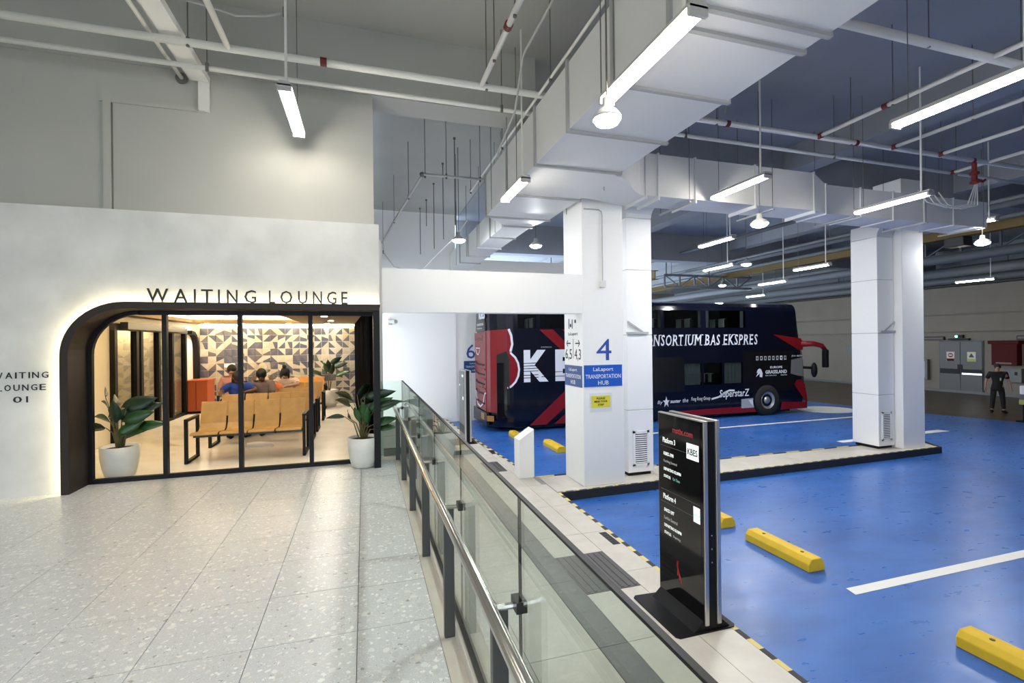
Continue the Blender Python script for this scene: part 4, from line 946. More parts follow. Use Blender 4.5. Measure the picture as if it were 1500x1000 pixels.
def highbay(x, y, z, label, rad=.15, zc=6.1):
    r = thing('highbay_lamp', label, 'lamp', (x, y, z), 'round highbay lamps')
    MB().lathe([(rad, 0), (rad * 1.02, .02), (rad * .7, .07), (rad * .35, .10), (rad * .3, .18)], (x, y, z), 20).build('shade', 'grey_paint', r, smooth=True)
    MB().lathe([(rad * .35, -.055), (rad * .75, -.035), (rad * .95, 0)], (x, y, z), 20).build('bulb', 'bay_lit', r, smooth=True)
    MB().tube([(x, y, z + .17), (x, y, zc)], .008, 6).build('hanger_rod', 'rod_steel', r)
highbay(6.75, 6.95 - .05, 3.74, 'large highbay lamp hanging below the cross duct')
highbay(1.965, 3.62, 3.55, 'glaring highbay lamp at the far end of the near tube lamp', .12)
highbay(2.07, 10.76, 4.0, 'highbay lamp lighting the side of the large duct near the back wall', .15)
highbay(3.98, 10.93, 4.0, 'highbay lamp seen through the gap left of column 4', .15, 6.1)
highbay(11.28, 12.07, 4.0, 'smaller highbay lamp above the middle of the bus')
highbay(14.67, 17.06, 4.0, 'distant highbay lamp behind the bus roof')
highbay(13.96, 7.6, 4.0 - .1, 'highbay lamp right of the far white column')

# ------------------------------------------------------------------ double-deck coach
def bus():
    YN, YF = 13.9, 16.4
    r = thing('double_deck_bus', 'dark navy and red double-deck coach with KBES lettering parked in the blue bay', 'bus', (9.9, 15.15, ZB))
    prof = [(.10, -.90), (.02, -.72), (0, -.5), (0, .14), (0, .89), (0, 1.3), (0, 2.10), (.01, 2.70), (.05, 2.84), (.16, 2.95), (.40, 3.01), (1.25, 3.04)]
    ring = prof + [(2.5 - y, z) for y, z in reversed(prof[:-1])]
    win_up = [(4.45, 5.04), (5.16, 6.45), (6.6, 7.95), (8.1, 9.45), (9.58, 11.05), (11.25, 12.93)]
    win_lo = [(10.37, 11.05), (11.15, 11.90), (12.0, 12.77)]
    xs = sorted({3.62, 3.68, 3.85, 4.10, 4.30, 14.2, 14.78, 15.2} | {v for q in win_up + win_lo for v in q})
    def zc(z): return z
    def front(z):      # rake of the front
        pts = [(-.9, 15.85), (-.48, 15.89), (-.15, 15.83), (.85, 15.78), (1.71, 15.56), (2.39, 15.25), (2.79, 15.05), (3.1, 14.7)]
        for (a, xa), (b_, xb) in zip(pts, pts[1:]):
            if z <= b_: return xa + (xb - xa) * max(0, (z - a)) / (b_ - a)
        return pts[-1][1]
    rings = []
    inset = {3.62: (.62, .10), 3.68: (.42, .05), 3.85: (.18, .02), 4.10: (.04, 0), 4.30: (0, 0)}
    for x in xs:
        iy, iz = inset.get(x, (0, 0))
        rg = []
        for y, z in ring:
            k = 1 - iy / 1.25
            rg.append((x, YN + 1.25 + (y - 1.25) * k, z - (iz if z > 2.8 else 0)))
        rings.append(rg)
    for t, iy in ((.45, .02), (.8, .12), (1.0, .40)):
        rg = []
        for y, z in ring:
            xf = front(z); x = 15.2 + (xf - 15.2) * t if xf > 15.2 else 15.2 - (15.2 - xf) * t
            if xf < 15.2: x = 14.9 + (xf - 14.9) * t
            rg.append((x, YN + 1.25 + (y - 1.25) * (1 - iy / 1.25), z - (.12 * t if z > 2.9 else 0)))
        rings.append(rg)
    n = len(ring); b = MB(); vs = [p for g in rings for p in g]; fs = []; mi = []
    def hole(xa, xb, j):
        if j == 6: return any(a - .01 <= xa and xb <= c + .01 for a, c in win_up)
        if j == 3: return any(a - .01 <= xa and xb <= c + .01 for a, c in win_lo)
        return False
    for i in range(len(rings) - 1):
        xa = rings[i][0][0]; xb = rings[i + 1][0][0]
        for j in range(n - 1):
            if hole(xs[i] if i < len(xs) else 99, xs[i + 1] if i + 1 < len(xs) else 99, j): continue
            fs.append((i * n + j, (i + 1) * n + j, (i + 1) * n + j + 1, i * n + j + 1))
        fs.append((i * n + n - 1, (i + 1) * n + n - 1, (i + 1) * n, i * n))
    fs.append(tuple(range(n))); fs.append(tuple(reversed(range((len(rings) - 1) * n, len(rings) * n))))
    b.add(vs, fs); b.build('body', 'bus_navy', r)
    # glass and black bands
    for a, c in win_up: MB().box((a, YN + .006, 2.10), (c, YN + .016, 2.70)).build('upper_window', 'bus_glass', r)
    for a, c in win_lo: MB().box((a, YN + .004, .14), (c, YN + .014, .89)).build('lower_window', 'bus_glass', r)
    MB().box((9.0, YN - .003, -.05), (10.36, YN, 1.12)).build('dark_panel', 'bus_dark', r)
    MB().box((12.8, YN - .003, -.2), (15.1, YN, 1.25)).build('dark_panel', 'bus_dark', r)
    # inside: floors and pale seat covers
    MB().box((4.6, YN + .1, 1.22), (15.0, YF - .1, 1.27)).build('upper_deck', 'bus_dark', r)
    for k in range(6):
        x = 5.0 + 1.44 * k
        for dy in (.15, .62):
            st = MB().box((x, YN + dy, 1.6), (x + .10, YN + dy + .42, 2.42)).build('seat', 'bus_dark', r, bevel=.02)
            MB().box((x - .012, YN + dy + .06, 2.12), (x + .115, YN + dy + .36, 2.43)).build('headrest_cover', 'bus_seat', st, bevel=.02)
    for x in (11.35, 11.62):
        st = MB().box((x, YN + .15, -.2), (x + .10, YN + .57, .5)).build('seat', 'bus_dark', r, bevel=.02)
        MB().box((x - .012, YN + .2, .20), (x + .115, YN + .52, .51)).build('headrest_cover', 'bus_seat', st, bevel=.02)
    def curtain(x0, x1, z0, z1):
        m = MB(); k = 10
        for i in range(k):
            a, c = x0 + (x1 - x0) * i / k, x0 + (x1 - x0) * (i + 1) / k; ya, yc = YN + .05 + .02 * (i % 2), YN + .05 + .02 * ((i + 1) % 2)
            m.add([(a, ya, z0), (c, yc, z0), (c, yc, z1), (a, ya, z1)], [(0, 1, 2, 3)])
        m.build('curtain', 'bus_curtain', r)
    curtain(10.38, 11.04, .15, .88); curtain(12.03, 12.76, .15, .88)
    for x in (9.40, 11.0, 11.28, 12.75): curtain(x - .02, x + .12, 2.11, 2.69)
    # red panels (thin livery plates following the side)
    def plate(poly, m, name, t=.004): MB().prism(poly, 'Y', YN - t, YN + .001).build(name, m, r)
    plate([(4.8, -.86), (6.1, .25), (6.75, .25), (5.35, -.86)], 'bus_red', 'livery_stripe'); plate([(5.6, -.86), (6.9, .15), (8.2, .15), (8.2, -.86)], 'bus_red', 'livery_stripe')
    plate([(5.15, 2.06), (5.6, 2.06), (6.6, 1.1), (6.4, .95)], 'bus_red', 'livery_stripe'); plate([(5.9, 2.06), (6.6, 2.06), (7.2, 1.5), (6.9, 1.2)], 'bus_red', 'livery_stripe')
    plate([(10.0, -.70), (13.38, -.68), (13.38, -.90), (9.6, -.88)], 'bus_red', 'skirt_panel')
    plate([(14.51, -.60), (15.70, -.65), (15.70, -.88), (14.45, -.88)], 'bus_red', 'bumper_panel')
    plate([(15.10, .02), (15.22, .18), (15.42, .19), (15.60, 0), (15.72, -.60), (15.68, -.72)], 'bus_red', 'corner_panel')
    plate([(14.14, 1.86), (15.42, 1.70), (15.52, 1.50), (15.50, 1.28), (15.30, 1.28)], 'bus_red', 'mirror_root', .02)
    m = MB().tube([(15.45, YN + .05, 1.5), (15.85, YN - .15, 1.5), (16.15, YN - .25, 1.42), (16.3, YN - .27, 1.25)], [.12, .10, .09, .07], 10).build('mirror_arm', 'bus_red', r, smooth=True)
    MB().box((16.18, YN - .38, .62), (16.34, YN - .20, 1.28)).build('mirror', 'black', m, bevel=.03)
    m = MB().tube([(15.6, YN + .1, .62), (15.95, YN - .05, .6)], .05, 8).build('lower_mirror', 'black', r); MB().ell((16.0, YN - .05, .52), (.12, .10, .28)).build('mirror_head', 'black', m)
    MB().box((14.9, YN - .004, .30), (15.5, YN - .001, 1.0)).build('cab_window', 'grey_panel', r) if False else None
    plate([(14.93, .42), (14.97, .92), (15.50, 1.0), (15.52, .30), (15.25, .34)], 'far_screen', 'cab_window')
    # wheels
    for x in (13.83, 8.5, 7.2):
        MB().lathe([(.62, 0), (.62, .02)], (x, YN - .012, -.50), 28, axis='Y').build('wheel_arch', 'bus_dark', r)
        wq = MB().lathe([(.30, -.02), (.50, -.03), (.545, .02), (.545, .28), (.5, .30)], (x, YN - .03, -.505), 28, axis='Y', caps=(0, 1)).build('wheel', 'tyre', r, smooth=True)
        MB().lathe([(.06, -.045), (.10, -.03), (.14, .03), (.24, .015), (.28, -.01), (.305, -.025)], (x, YN - .03, -.505), 24, axis='Y', caps=(1, 0)).build('rim', 'rim', wq)
        h = MB()
        for k in range(10):
            a = 2 * math.pi * k / 10; h.lathe([(.026, -.012), (.026, .02)], (x + .19 * math.cos(a), YN - .01, -.505 + .19 * math.sin(a)), 8, axis='Y')
        h.build('rim_holes', 'black', wq)
    # lettering on the side
    y = YN - .002
    def T(t, x, z, wd, h, mm='bus_white', **k): MB().text(t, (x, y - k.pop('lift', 0), z), FX, FUP, wd, h, .004, **k).build('lettering', mm, r)
    T('K', 4.63, .46, .80, .98, bold=.05); T('B', 5.66, .46, .72, .98, bold=.05); T('E', 6.6, .46, .62, .98, bold=.05); T('S', 7.4, .46, .70, .98, bold=.05)
    for z in (.58, .66, .78, .86, .94, 1.02): plate([(4.6, z), (5.1, z + .01), (5.1, z + .03), (4.6, z + .02)], 'bus_navy', 'speed_line', .008)
    for z in (.60, .74): plate([(5.2, z), (8.2, z + .01), (8.2, z + .03), (5.2, z + .02)], 'bus_navy', 'speed_line', .008)
    adv = dict(K=.74, O=.76, N=.80, S=.54, R=.70, T=.62, I=.40, U=.76, M=.92, B=.64, A=.70, E=.60, P=.60); adv[' '] = .30
    feet = dict(K=((.10, 0), (.66, 0), (.10, 1), (.62, 1)), N=((.10, 0), (.10, 1), (.68, 1)), R=((.10, 0), (.62, 0), (.10, 1)), T=((.31, 0),), I=((.20, 0), (.20, 1)), U=((.12, 1), (.64, 1)), M=((.10, 0), (.82, 0), (.12, 1), (.80, 1)), B=((.08, 0), (.08, 1)), A=((.06, 0), (.62, 0)), E=((.08, 0), (.08, 1)), P=((.10, 0), (.10, 1)))
    msg = 'KONSORTIUM BAS EKSPRES'; u = 4.84 / sum(adv[c] for c in msg); xq = 8.62; zq, hq, sh = 1.50, .37, .055
    for c in msg:
        if c != ' ':
            wl = (adv[c] - .20) * u if c != 'I' else .10 * u
            xl = xq + (.07 * u if c != 'I' else .15 * u)
            g = MB(); g.text(c, (xl, y, zq), FX, FUP, wl + sh * .6, hq, .004, shear=.13, bold=.012)
            for fx, top in feet.get(c, ()):
                xc_ = xq + fx * u + (sh if top else 0); zz = zq + (hq - .022 if top else 0)
                g.box((xc_ - .05, y - .004, zz), (xc_ + .05, y, zz + .024))
            g.build('letter', 'bus_white', r)
        xq += adv[c] * u
    T('SuperstarZ', 11.78, -.40, 1.28, .34, shear=.12, bold=.01)
    sw = MB(); sw.ribbon([(11.45, -.36), (11.75, -.30), (12.0, -.16), (12.2, -.09), (12.42, -.10)], .06, 'Y', y - .004, y); sw.build('swoosh', 'bus_white', r)
    T('By', 9.30, -.46, .20, .14, shear=.2); T('zuster', 9.78, -.42, .42, .10, shear=.2, bold=.02); T('the', 10.28, -.42, .22, .14, shear=.2); T('Feng Rong Group', 10.62, -.42, .78, .16, shear=.2)
    st = [(9.64 + (.09 if k % 2 else .19) * math.sin(2 * math.pi * k / 10) * .7, -.38 + (.07 if k % 2 else .19) * math.cos(2 * math.pi * k / 10)) for k in range(10)]
    plate(st, 'bus_white', 'star_mark')
    plate([(12.71, -.42), (13.27, -.40), (13.27, -.74), (12.71, -.74)], 'grey_panel', 'info_panel', .008); plate([(13.02, -.46), (13.24, -.44), (13.24, -.70), (13.10, -.58)], 'bus_white', 'info_mark', .010)
    for k in range(8):
        x = 13.37 + .18 * k; plate([(x, .93), (x + .11, .93), (x + .11, 1.08), (x, 1.08)], 'grey_panel' if k != 6 else 'bus_white', 'feature_icon'); plate([(x + .03, .97), (x + .08, .97), (x + .08, 1.04), (x + .03, 1.04)], 'bus_dark', 'icon_mark', .006)
    T('GRASSLAND', 13.78, .44, .98, .13, bold=.03); T('EUROPE', 14.0, .63, .55, .08, bold=.02); T('DUAL CLASS COACH', 13.78, .36, .5, .035); T('EXECUTIVE', 14.48, .36, .28, .04, bold=.02)
    plate([(13.36, .34), (13.45, .50), (13.38, .48), (13.44, .60), (13.52, .64), (13.60, .60), (13.66, .46), (13.64, .32), (13.52, .34), (13.53, .46)], 'bus_white', 'horse_mark')
    T('JRA 4673', 14.98, 1.02, .48, .07)
    # near-side lobe of the red emblem with its white outline
    lobe = [(4.12, 2.08), (4.22, 1.9), (4.26, 1.6), (4.20, 1.40)] + [(3.98 + .50 * math.cos(R(a)), .85 + .57 * math.sin(R(a))) for a in (60, 40, 20, 0, -20, -40, -60, -75)]
    plate([(4.10, 2.08)] + lobe[1:] + [(4.10, .3)], 'bus_red', 'emblem_field', .006)
    e = MB(); e.ribbon([(4.16, 2.08), (4.24, 1.88), (4.27, 1.62), (4.21, 1.40)], .07, 'Y', YN - .012, YN - .006); e.ribbon([(4.21, 1.38)] + lobe[4:], .06, 'Y', YN - .012, YN - .006); e.build('emblem_outline', 'bus_white', r)
    # rear: red engine cover, grille slots, lamp column, bumper and screen
    xr = 3.60
    def rp(name, pts, m, x0, x1): MB().prism(pts, 'X', x0, x1).build(name, m, r, bevel=.01)
    rp('rear_panel', [(14.45, -.45), (15.85, -.45), (15.95, 2.0), (14.42, 2.0)], 'bus_red', xr - .03, xr + .05)
    cn = MB(); cn.add([(3.59, 14.46, -.45), (3.67, 14.24, -.45), (3.83, 14.045, -.45), (4.09, 13.915, -.45), (4.16, 13.893, -.45), (4.16, 13.893, 2.07), (4.09, 13.915, 2.07), (3.83, 14.045, 2.06), (3.67, 14.24, 2.05), (3.59, 14.44, 2.03)], [(0, 1, 8, 9), (1, 2, 7, 8), (2, 3, 6, 7), (3, 4, 5, 6)]); cn.build('rear_corner', 'bus_red', r)
    lp = MB(); lp.add([(3.815, 14.03, -.60), (4.085, 13.895, -.60), (4.17, 13.88, -.60), (4.17, 13.88, 1.15), (4.085, 13.895, 1.42), (3.815, 14.03, 1.30)], [(0, 1, 4, 5), (1, 2, 3, 4)]); lp.build('lamp_column', 'black_gloss', r)
    for k in range(5):
        z = 1.0 - .30 * k; g = MB(); g.ribbon([(15.75, z + .05), (15.6, z), (15.3, z - .02), (14.6, z - .02)], .05, 'X', xr - .045, xr - .03); g.build('grille_slot', 'black', r)
    for k in range(3): MB().box((xr - .05, 14.5, .82 - .3 * k), (xr - .03, 15.2, .86 - .3 * k)).build('grille_rib', 'bus_red', r)
    e = MB(); e.ribbon([(15.75, .1), (15.72, -.05), (15.5, -.32), (15.15, -.38), (14.8, -.25), (14.55, .1), (14.42, .12)], .05, 'X', xr - .045, xr - .03)
    e.ribbon([(15.75, 1.45), (15.6, 1.32), (15.4, 1.28), (15.2, 1.4), (15.15, 1.5), (15.75, 1.5)], .03, 'X', xr - .04, xr - .03); e.build('emblem_outline', 'bus_white', r)
    for (yy, zz) in ((15.0, .22), (15.5, .0)): MB().box((xr - .045, yy - .16, zz), (xr - .03, yy, zz + .16)).build('sticker', 'cloth_stripe', r)
    rp('rear_bumper', [(14.3, -.88), (16.1, -.88), (16.1, -.47), (14.3, -.47)], 'bus_dark', xr - .05, xr + .04)
    MB().box((xr - .06, 14.55, -.72), (xr - .05, 14.98, -.52)).build('tail_lamp', 'lamp_amber', r)
    cr = MB(); cr.add([(3.55, 14.31, -.72), (3.74, 14.14, -.72), (3.74, 14.14, -.55), (3.55, 14.31, -.55)], [(0, 1, 2, 3)]); cr.build('tail_lamp', 'lamp_amber', r)
    rp('rear_screen', [(14.5, 2.04), (15.8, 2.04), (15.7, 2.86), (14.6, 2.86)], 'black_gloss', xr - .02, xr + .05)
    MB().text('KBES', (xr - .022, 15.3, 2.42), LX, FUP, .8, .3, .004, bold=.05).build('lettering', 'bus_white', r)
    MB().text('KONSORTIUM BAS', (xr - .022, 15.6, 2.22), LX, FUP, .9, .08, .004).build('lettering', 'bus_white', r)
    MB().text('Ekspres', (xr - .022, 15.6, 2.10), LX, FUP, .7, .07, .004).build('lettering', 'bus_white', r)
    MB().text('b-g.co.3', (xr - .032, 15.8, 1.70), LX, FUP, 1.0, .2, .004).build('lettering', 'cloth_stripe', r)
    MB().box((4.4, 14.2, -1.0), (15.2, 16.1, -.85)).build('underside', 'bus_dark', r)
    MB().text('EXPRESS', (5.2, YN - .003, 1.50), FX, FUP, .35, .04, .003).build('lettering', 'grey_panel', r)
bus()

# ------------------------------------------------------------------ far part of the bus hall
def far_hall():
    # ochre steel beams along the hall
    for i, (x, z0, z1, y0, y1) in enumerate(((17.0, 4.66, 5.04, 4, 26), (12.0, 4.3, 4.7, 18, 36))):
        b = MB(); b.box((x - .02, y0, z0), (x + .02, y1, z1)); b.box((x - .15, y0, z1 - .03), (x + .15, y1, z1)); b.box((x - .15, y0, z0), (x + .15, y1, z0 + .03))
        o = b.build('steel_beam', 'beam_ochre'); struct(o)
    MB().bar((17.0, 10.4, 4.64), (17.0, 10.0, 4.5), .3, .2)
    t = tag(MB().box((16.8, 9.6, 4.38), (17.2, 10.1, 4.66)).build('beam_clamp', 'dark_metal', at=(17, 9.85, 4.38), bevel=.02), 'dark clamp hanging under the ochre beam right of the far column', 'clamp')
    # white lattice trusses
    def truss(p, q, z0, z1, n, label):
        p = Vector(p); q = Vector(q)
        r = thing('truss', label, 'truss', tuple((p + q) / 2) + (z0,) if len(p) == 2 else (p.x, p.y, z0))
        def P(t, z): v = p.lerp(q, t); return (v.x, v.y, z)
        for z in (z0, z1): MB().bar(P(0, z), P(1, z), .10, .10).build('chord', 'truss_paint', r)
        for k in range(n):
            MB().bar(P(k / n, z0), P(k / n, z1), .07, .07).build('upright', 'truss_paint', r)
            a, c = (z0, z1) if k % 2 else (z1, z0)
            MB().bar(P(k / n, a), P((k + 1) / n, c), .05, .05).build('diagonal', 'truss_paint', r)
        for t_ in (.02, .5, .98): MB().tube([P(t_, z1), P(t_, 6.1)], .03, 6).build('hanger', 'truss_paint', r)
    truss((9.2, 16.0, 0), (9.2, 30, 0), 4.5, 5.5, 12, 'lattice truss running back just right of column 4')
    truss((13.5, 19.5, 0), (18.5, 19.5, 0), 4.2, 4.75, 6, 'lattice truss crossing behind the bus roof')
    truss((22.6, 3.0, 0), (22.6, 18, 0), 5.0, 5.7, 12, 'lattice truss at the upper right under the bay ceiling')
    # long pipes and trunking along the hall
    def run(x, z, rad, y0, y1, label, m='truss_paint'):
        t = thing('hall_pipe', label, 'pipe', (x, y0, z)); MB().tube([(x, y0, z), (x, y1, z)], rad, 10).build('tube', m, t, smooth=True)
        for y in (y0 + 1.5, (y0 + y1) / 2, y1 - 1.5): MB().tube([(x, y, z), (x, y, 6.1)], .012, 6).build('hanger_rod', 'rod_steel', t)
    run(15.6, 5.05, .09, 4, 34, 'grey hall pipe left of the ochre beam, upper of two'); run(16.2, 4.85, .07, 4, 34, 'grey hall pipe left of the ochre beam, lower of two')
    run(19.0, 4.35, .16, 3, 34, 'thick pale hall pipe right of the ochre beam'); run(24.0, 4.45, .22, 2, 36, 'thickest pale hall pipe near the right wall'); run(26.0, 4.30, .18, 2, 38, 'pale hall pipe above the grey doors')
    run(20.5, 4.62, .07, 3, 34, 'thin hall pipe between the two thick pipes'); run(12.7, 5.3, .06, 9, 34, 'thin hall pipe behind the cross duct')
    run(14.6, 4.95, .05, 2, 22, 'thin hall pipe right of the far column top'); run(18.0, 5.2, .05, 0, 22, 'thin high hall pipe at the upper right'); 
    t = thing('trunking', 'long grey trunking above the distant lamp at the right wall', 'trunking', (27.2, 18, 4.0)); MB().box((27.0, 2, 4.18), (27.88, 38, 4.24)).build('tray', 'bus_dark', t)
    for y in (6, 14, 22): MB().tube([(27.4, y, 4.24), (27.4, y, 6.1)], .02, 6).build('hanger_rod', 'rod_steel', t)
    # cable bundle with white cables by the valve
    t = thing('cable_bundle', 'bundle of pale cables sagging under the pipes by the red valve', 'cable', (11.6, 6.6, 4.3))
    for k in range(4): MB().tube([(10.9 + .2 * k, 7.0, 4.72), (11.0 + .2 * k, 6.9, 4.45), (11.4 + .15 * k, 6.8, 4.34), (11.9 + .1 * k, 6.72, 4.42), (12.2, 6.72, 4.97)], .012, 6).build('cable', 'pipe_paint', t)
    # right wall: doors, signs, cabinets, lamps
    x = 27.9
    d = struct(MB().box((x - .04, 15.18, ZB), (x, 17.0, 1.50)).build('door_2', 'dark_metal'))
    for a, c in ((15.22, 16.08), (16.10, 16.96)):
        p = MB().box((x - .07, a, ZB + .01), (x - .04, c, 1.44)).build('leaf', 'door_grey', d)
        MB().box((x - .10, a + .02, -.12), (x - .07, c - .02, .12)).build('push_bar', 'black', p)
    MB().box((x - .12, 15.2, -.14), (x - .10, 16.0, -.06)).build('bar_plate', 'steel', d)
    MB().box((x - .09, 16.0, .1), (x - .07, 16.2, .34)).build('lock_box', 'black', d)
    for yy, zz, w_, m, lb in ((16.66, .50, .34, 'cloth_pale', 'red and white no entry notice on the left grey door leaf'), (15.80, .50, .34, 'cloth_cream', 'yellow and white warning notice on the right grey door leaf')):
        t = thing('notice', lb, 'notice', (x - .08, yy - w_ / 2, zz)); MB().box((x - .078, yy - w_, zz), (x - .070, yy, zz + .46)).build('board', m, t)
        red = 'red_box' if 'red' in lb else 'lime'
        MB().box((x - .082, yy - w_ + .01, zz + .0), (x - .078, yy - .01, zz + .12)).build('band', red, t)
        if 'red' in lb:
            MB().lathe([(.11, -.004), (.11, 0)], (x - .078, yy - w_ / 2, zz + .29), 18, axis='X').build('disc', 'red_paint', t); MB().box((x - .086, yy - w_ / 2 - .07, zz + .27), (x - .082, yy - w_ / 2 + .07, zz + .31)).build('bar', 'sign_white', t)
        else: MB().prism([(yy - .06, zz + .20), (yy - w_ + .06, zz + .20), (yy - w_ / 2, zz + .40)], 'X', x - .082, x - .078).build('triangle', 'letter_black', t)
    t = thing('exit_lamp', 'dark door closer box with a small green lit lamp over the grey doors', 'exit lamp', (x, 16.1, 1.6)); MB().box((x - .16, 15.7, 1.52), (x, 16.55, 1.62)).build('box', 'black', t); MB().box((x - .12, 15.95, 1.64), (x, 16.3, 1.78)).build('case', 'black', t)
    MB().box((x - .125, 16.16, 1.66), (x - .12, 16.27, 1.76)).build('indicator', 'exit_lit', t)
    t = thing('hose_cabinet', 'dark red hose cabinet on the wall above the man in black', 'cabinet', (x - .2, 14.25, .4)); MB().box((x - .35, 13.80, .38), (x, 14.72, 1.38)).build('body', 'red_box', t, bevel=.02); MB().box((x - .42, 13.72, 1.34), (x, 14.82, 1.50)).build('hood', 'red_box', t, bevel=.02)
    MB().box((x - .36, 14.0, .44), (x - .35, 14.55, .52)).build('label_strip', 'cloth_stripe', t); MB().lathe([(.2, -.01), (.2, 0)], (x - .35, 14.26, .95), 18, axis='X').build('hose_disc', 'red_box', t)
    t = thing('meter_box', 'grey meter box under the red cabinet beside the man', 'box', (x - .1, 13.9, 0)); MB().box((x - .22, 13.72, -.38), (x, 14.32, .22)).build('case', 'far_screen', t, bevel=.02); MB().box((x - .225, 13.86, -.05), (x - .22, 13.96, .1)).build('window', 'black', t); MB().box((x - .25, 13.7, .22), (x, 14.34, .26)).build('lid', 'far_screen', t)
    t = thing('meter_box', 'grey wall box at the edge of the far white column', 'box', (x - .1, 17.7, .2)); MB().box((x - .2, 17.45, -.5), (x, 18.2, .55)).build('case', 'far_screen', t, bevel=.02); MB().box((x - .21, 17.55, -.4), (x - .2, 17.75, .45)).build('door', 'grey_panel', t)
    for y0, lb in ((16.75, 'unlit wall lamp left above the grey doors'), (12.7, 'unlit wall lamp above the red cabinet')):
        t = thing('wall_lamp', lb, 'lamp', (x - .05, y0 + .6, 1.62)); MB().box((x - .12, y0, 1.53), (x, y0 + 1.25, 1.72)).build('housing', 'dark_metal', t, bevel=.03); MB().box((x - .125, y0 + .06, 1.58), (x - .12, y0 + 1.19, 1.67)).build('diffuser', 'cloth_stripe', t)
    t = thing('utility_frame', 'pale utility frame on the tan wall behind the bus mirror', 'frame', (27.8, 21.0, .9))
    for k in range(4): MB().box((27.82, 20.4 + .32 * k, 1.2), (27.9, 20.55 + .32 * k, 2.5)).build('pipe', 'cloth_stripe', t)
    MB().box((27.78, 20.7, .75), (27.9, 21.9, 1.25)).build('panel', 'far_screen', t)
    # reflective board at the right edge
    t = thing('safety_board', 'white and lime safety board on a dark stand at the right edge', 'sign', (20.11, 10.0, ZB))
    MB().box((19.94, 9.80, -.16), (20.36, 9.95, .12)).build('board', 'sign_white', t, bevel=.03); MB().box((19.96, 9.80, -.34), (20.34, 9.95, -.17)).build('mesh_panel', 'dark_tile', t); MB().box((19.95, 9.79, -.48), (20.35, 9.96, -.33)).build('lime_band', 'lime', t)
    MB().lathe([(.07, -.006), (.07, 0)], (20.17, 9.80, -.04), 16, axis='Y').build('emblem', 'letter_black', t); MB().lathe([(.04, -.009), (.04, -.006)], (20.17, 9.80, -.04), 16, axis='Y').build('emblem_centre', 'sign_white', t)
    for q in (20.03, 20.27): MB().box((q - .02, 9.86, ZB), (q + .02, 9.9, -.46)).build('leg', 'black', t)
    MB().box((19.97, 9.7, ZB), (20.33, 10.06, ZB + .04)).build('foot', 'black', t)
far_hall()

# ------------------------------------------------------------------ people
def skin_mesh(name, joints, edges, m, parent, root, sub=2):
    names = list(joints); idx = {n: i for i, n in enumerate(names)}
    me = bpy.data.meshes.new(name); off = wloc(parent)
    me.from_pydata([Vector(joints[n][0]) - off for n in names], [(idx[a], idx[b]) for a, b in edges], [])
    me.materials.append(MATS[m])
    o = bpy.data.objects.new(name, me); COL.objects.link(o); o.parent = parent
    md = o.modifiers.new('skin', 'SKIN'); md.use_smooth_shade = True
    for i, n in enumerate(names):
        rr = joints[n][1]; sv = me.skin_vertices[0].data[i]
        sv.radius = rr if isinstance(rr, tuple) else (rr, rr); sv.use_root = (n == root)
    sd = o.modifiers.new('smooth', 'SUBSURF'); sd.levels = sub; sd.render_levels = sub
    return o
def hand(J, E, wrist, side, p, d, curl=(0, 0, -1)):
    """palm and five fingers growing from the wrist joint p in direction d"""
    p = Vector(p); d = Vector(d).normalized(); c = Vector(curl).normalized(); s = d.cross(c).normalized()
    pm = wrist + 'palm'; J[pm] = (tuple(p + d * .055), (.034, .020)); E.append((wrist, pm))
    for k, (o, l) in enumerate(((-.027, .066), (-.009, .076), (.009, .070), (.027, .055))):
        a, b_ = f'{wrist}f{k}a', f'{wrist}f{k}b'
        J[a] = (tuple(p + d * .095 + s * o), .0095); J[b_] = (tuple(p + d * (.095 + l * .8) + s * o * 1.05 + c * l * .45), .0075); E += [(pm, a), (a, b_)]
    J[wrist + 't'] = (tuple(p + d * .075 - s * .045 * side + c * .015), .009); E.append((pm, wrist + 't'))
def head(parent, c, look, hairm, style, skinm, hijab=None):
    """face details and hair on the head centred at c, looking along look"""
    c = Vector(c); f = Vector(look).normalized(); s = f.cross(Vector((0, 0, 1))).normalized(); u = s.cross(f)
    for k in (-1, 1):
        e = MB().ell(tuple(c + f * .092 + s * .032 * k + u * .012), (.012, .012, .008), 8, 6).build('eye', 'black', parent)
        MB().ell(tuple(c + s * .080 * k - f * .005), (.014, .018, .030), 8, 6).build('ear', skinm, parent) if not hijab else None
    MB().ell(tuple(c + f * .102 - u * .018), (.014, .014, .022), 8, 6).build('nose', skinm, parent)
    MB().bar(tuple(c + f * .092 - u * .055 - s * .024), tuple(c + f * .092 - u * .055 + s * .024), .012, .010).build('mouth', 'red_box', parent)
    if hijab:
        MB().ell(tuple(c - f * .022 + u * .015), (.105, .105, .128), 16, 10).build('headscarf', hijab, parent, smooth=True)
        MB().lathe([(.15, -.27), (.13, -.20), (.085, -.12), (.08, -.09)], tuple(c - f * .02), 16).build('scarf_drape', hijab, parent, smooth=True)
        return
    b = MB(); b.ell(tuple(c - f * .024 + u * .026), (.094, .098, .108), 16, 10); b.build('hair', hairm, parent, smooth=True)
    if style == 'bun':
        MB().ell(tuple(c - f * .03 + u * .155), (.045, .045, .042), 12, 8).build('hair_bun', hairm, parent, smooth=True)
        for k in (-1, 1): MB().ell(tuple(c + s * .078 * k + f * .02 - u * .02), (.022, .03, .085), 10, 8).build('hair_lock', hairm, parent, smooth=True)
    if style == 'tied': MB().ell(tuple(c - f * .10 - u * .01), (.04, .04, .06), 10, 8).build('hair_knot', hairm, parent, smooth=True)
    if style == 'long': MB().ell(tuple(c - f * .06 - u * .11), (.085, .075, .17), 14, 10).build('long_hair', hairm, parent, smooth=True)

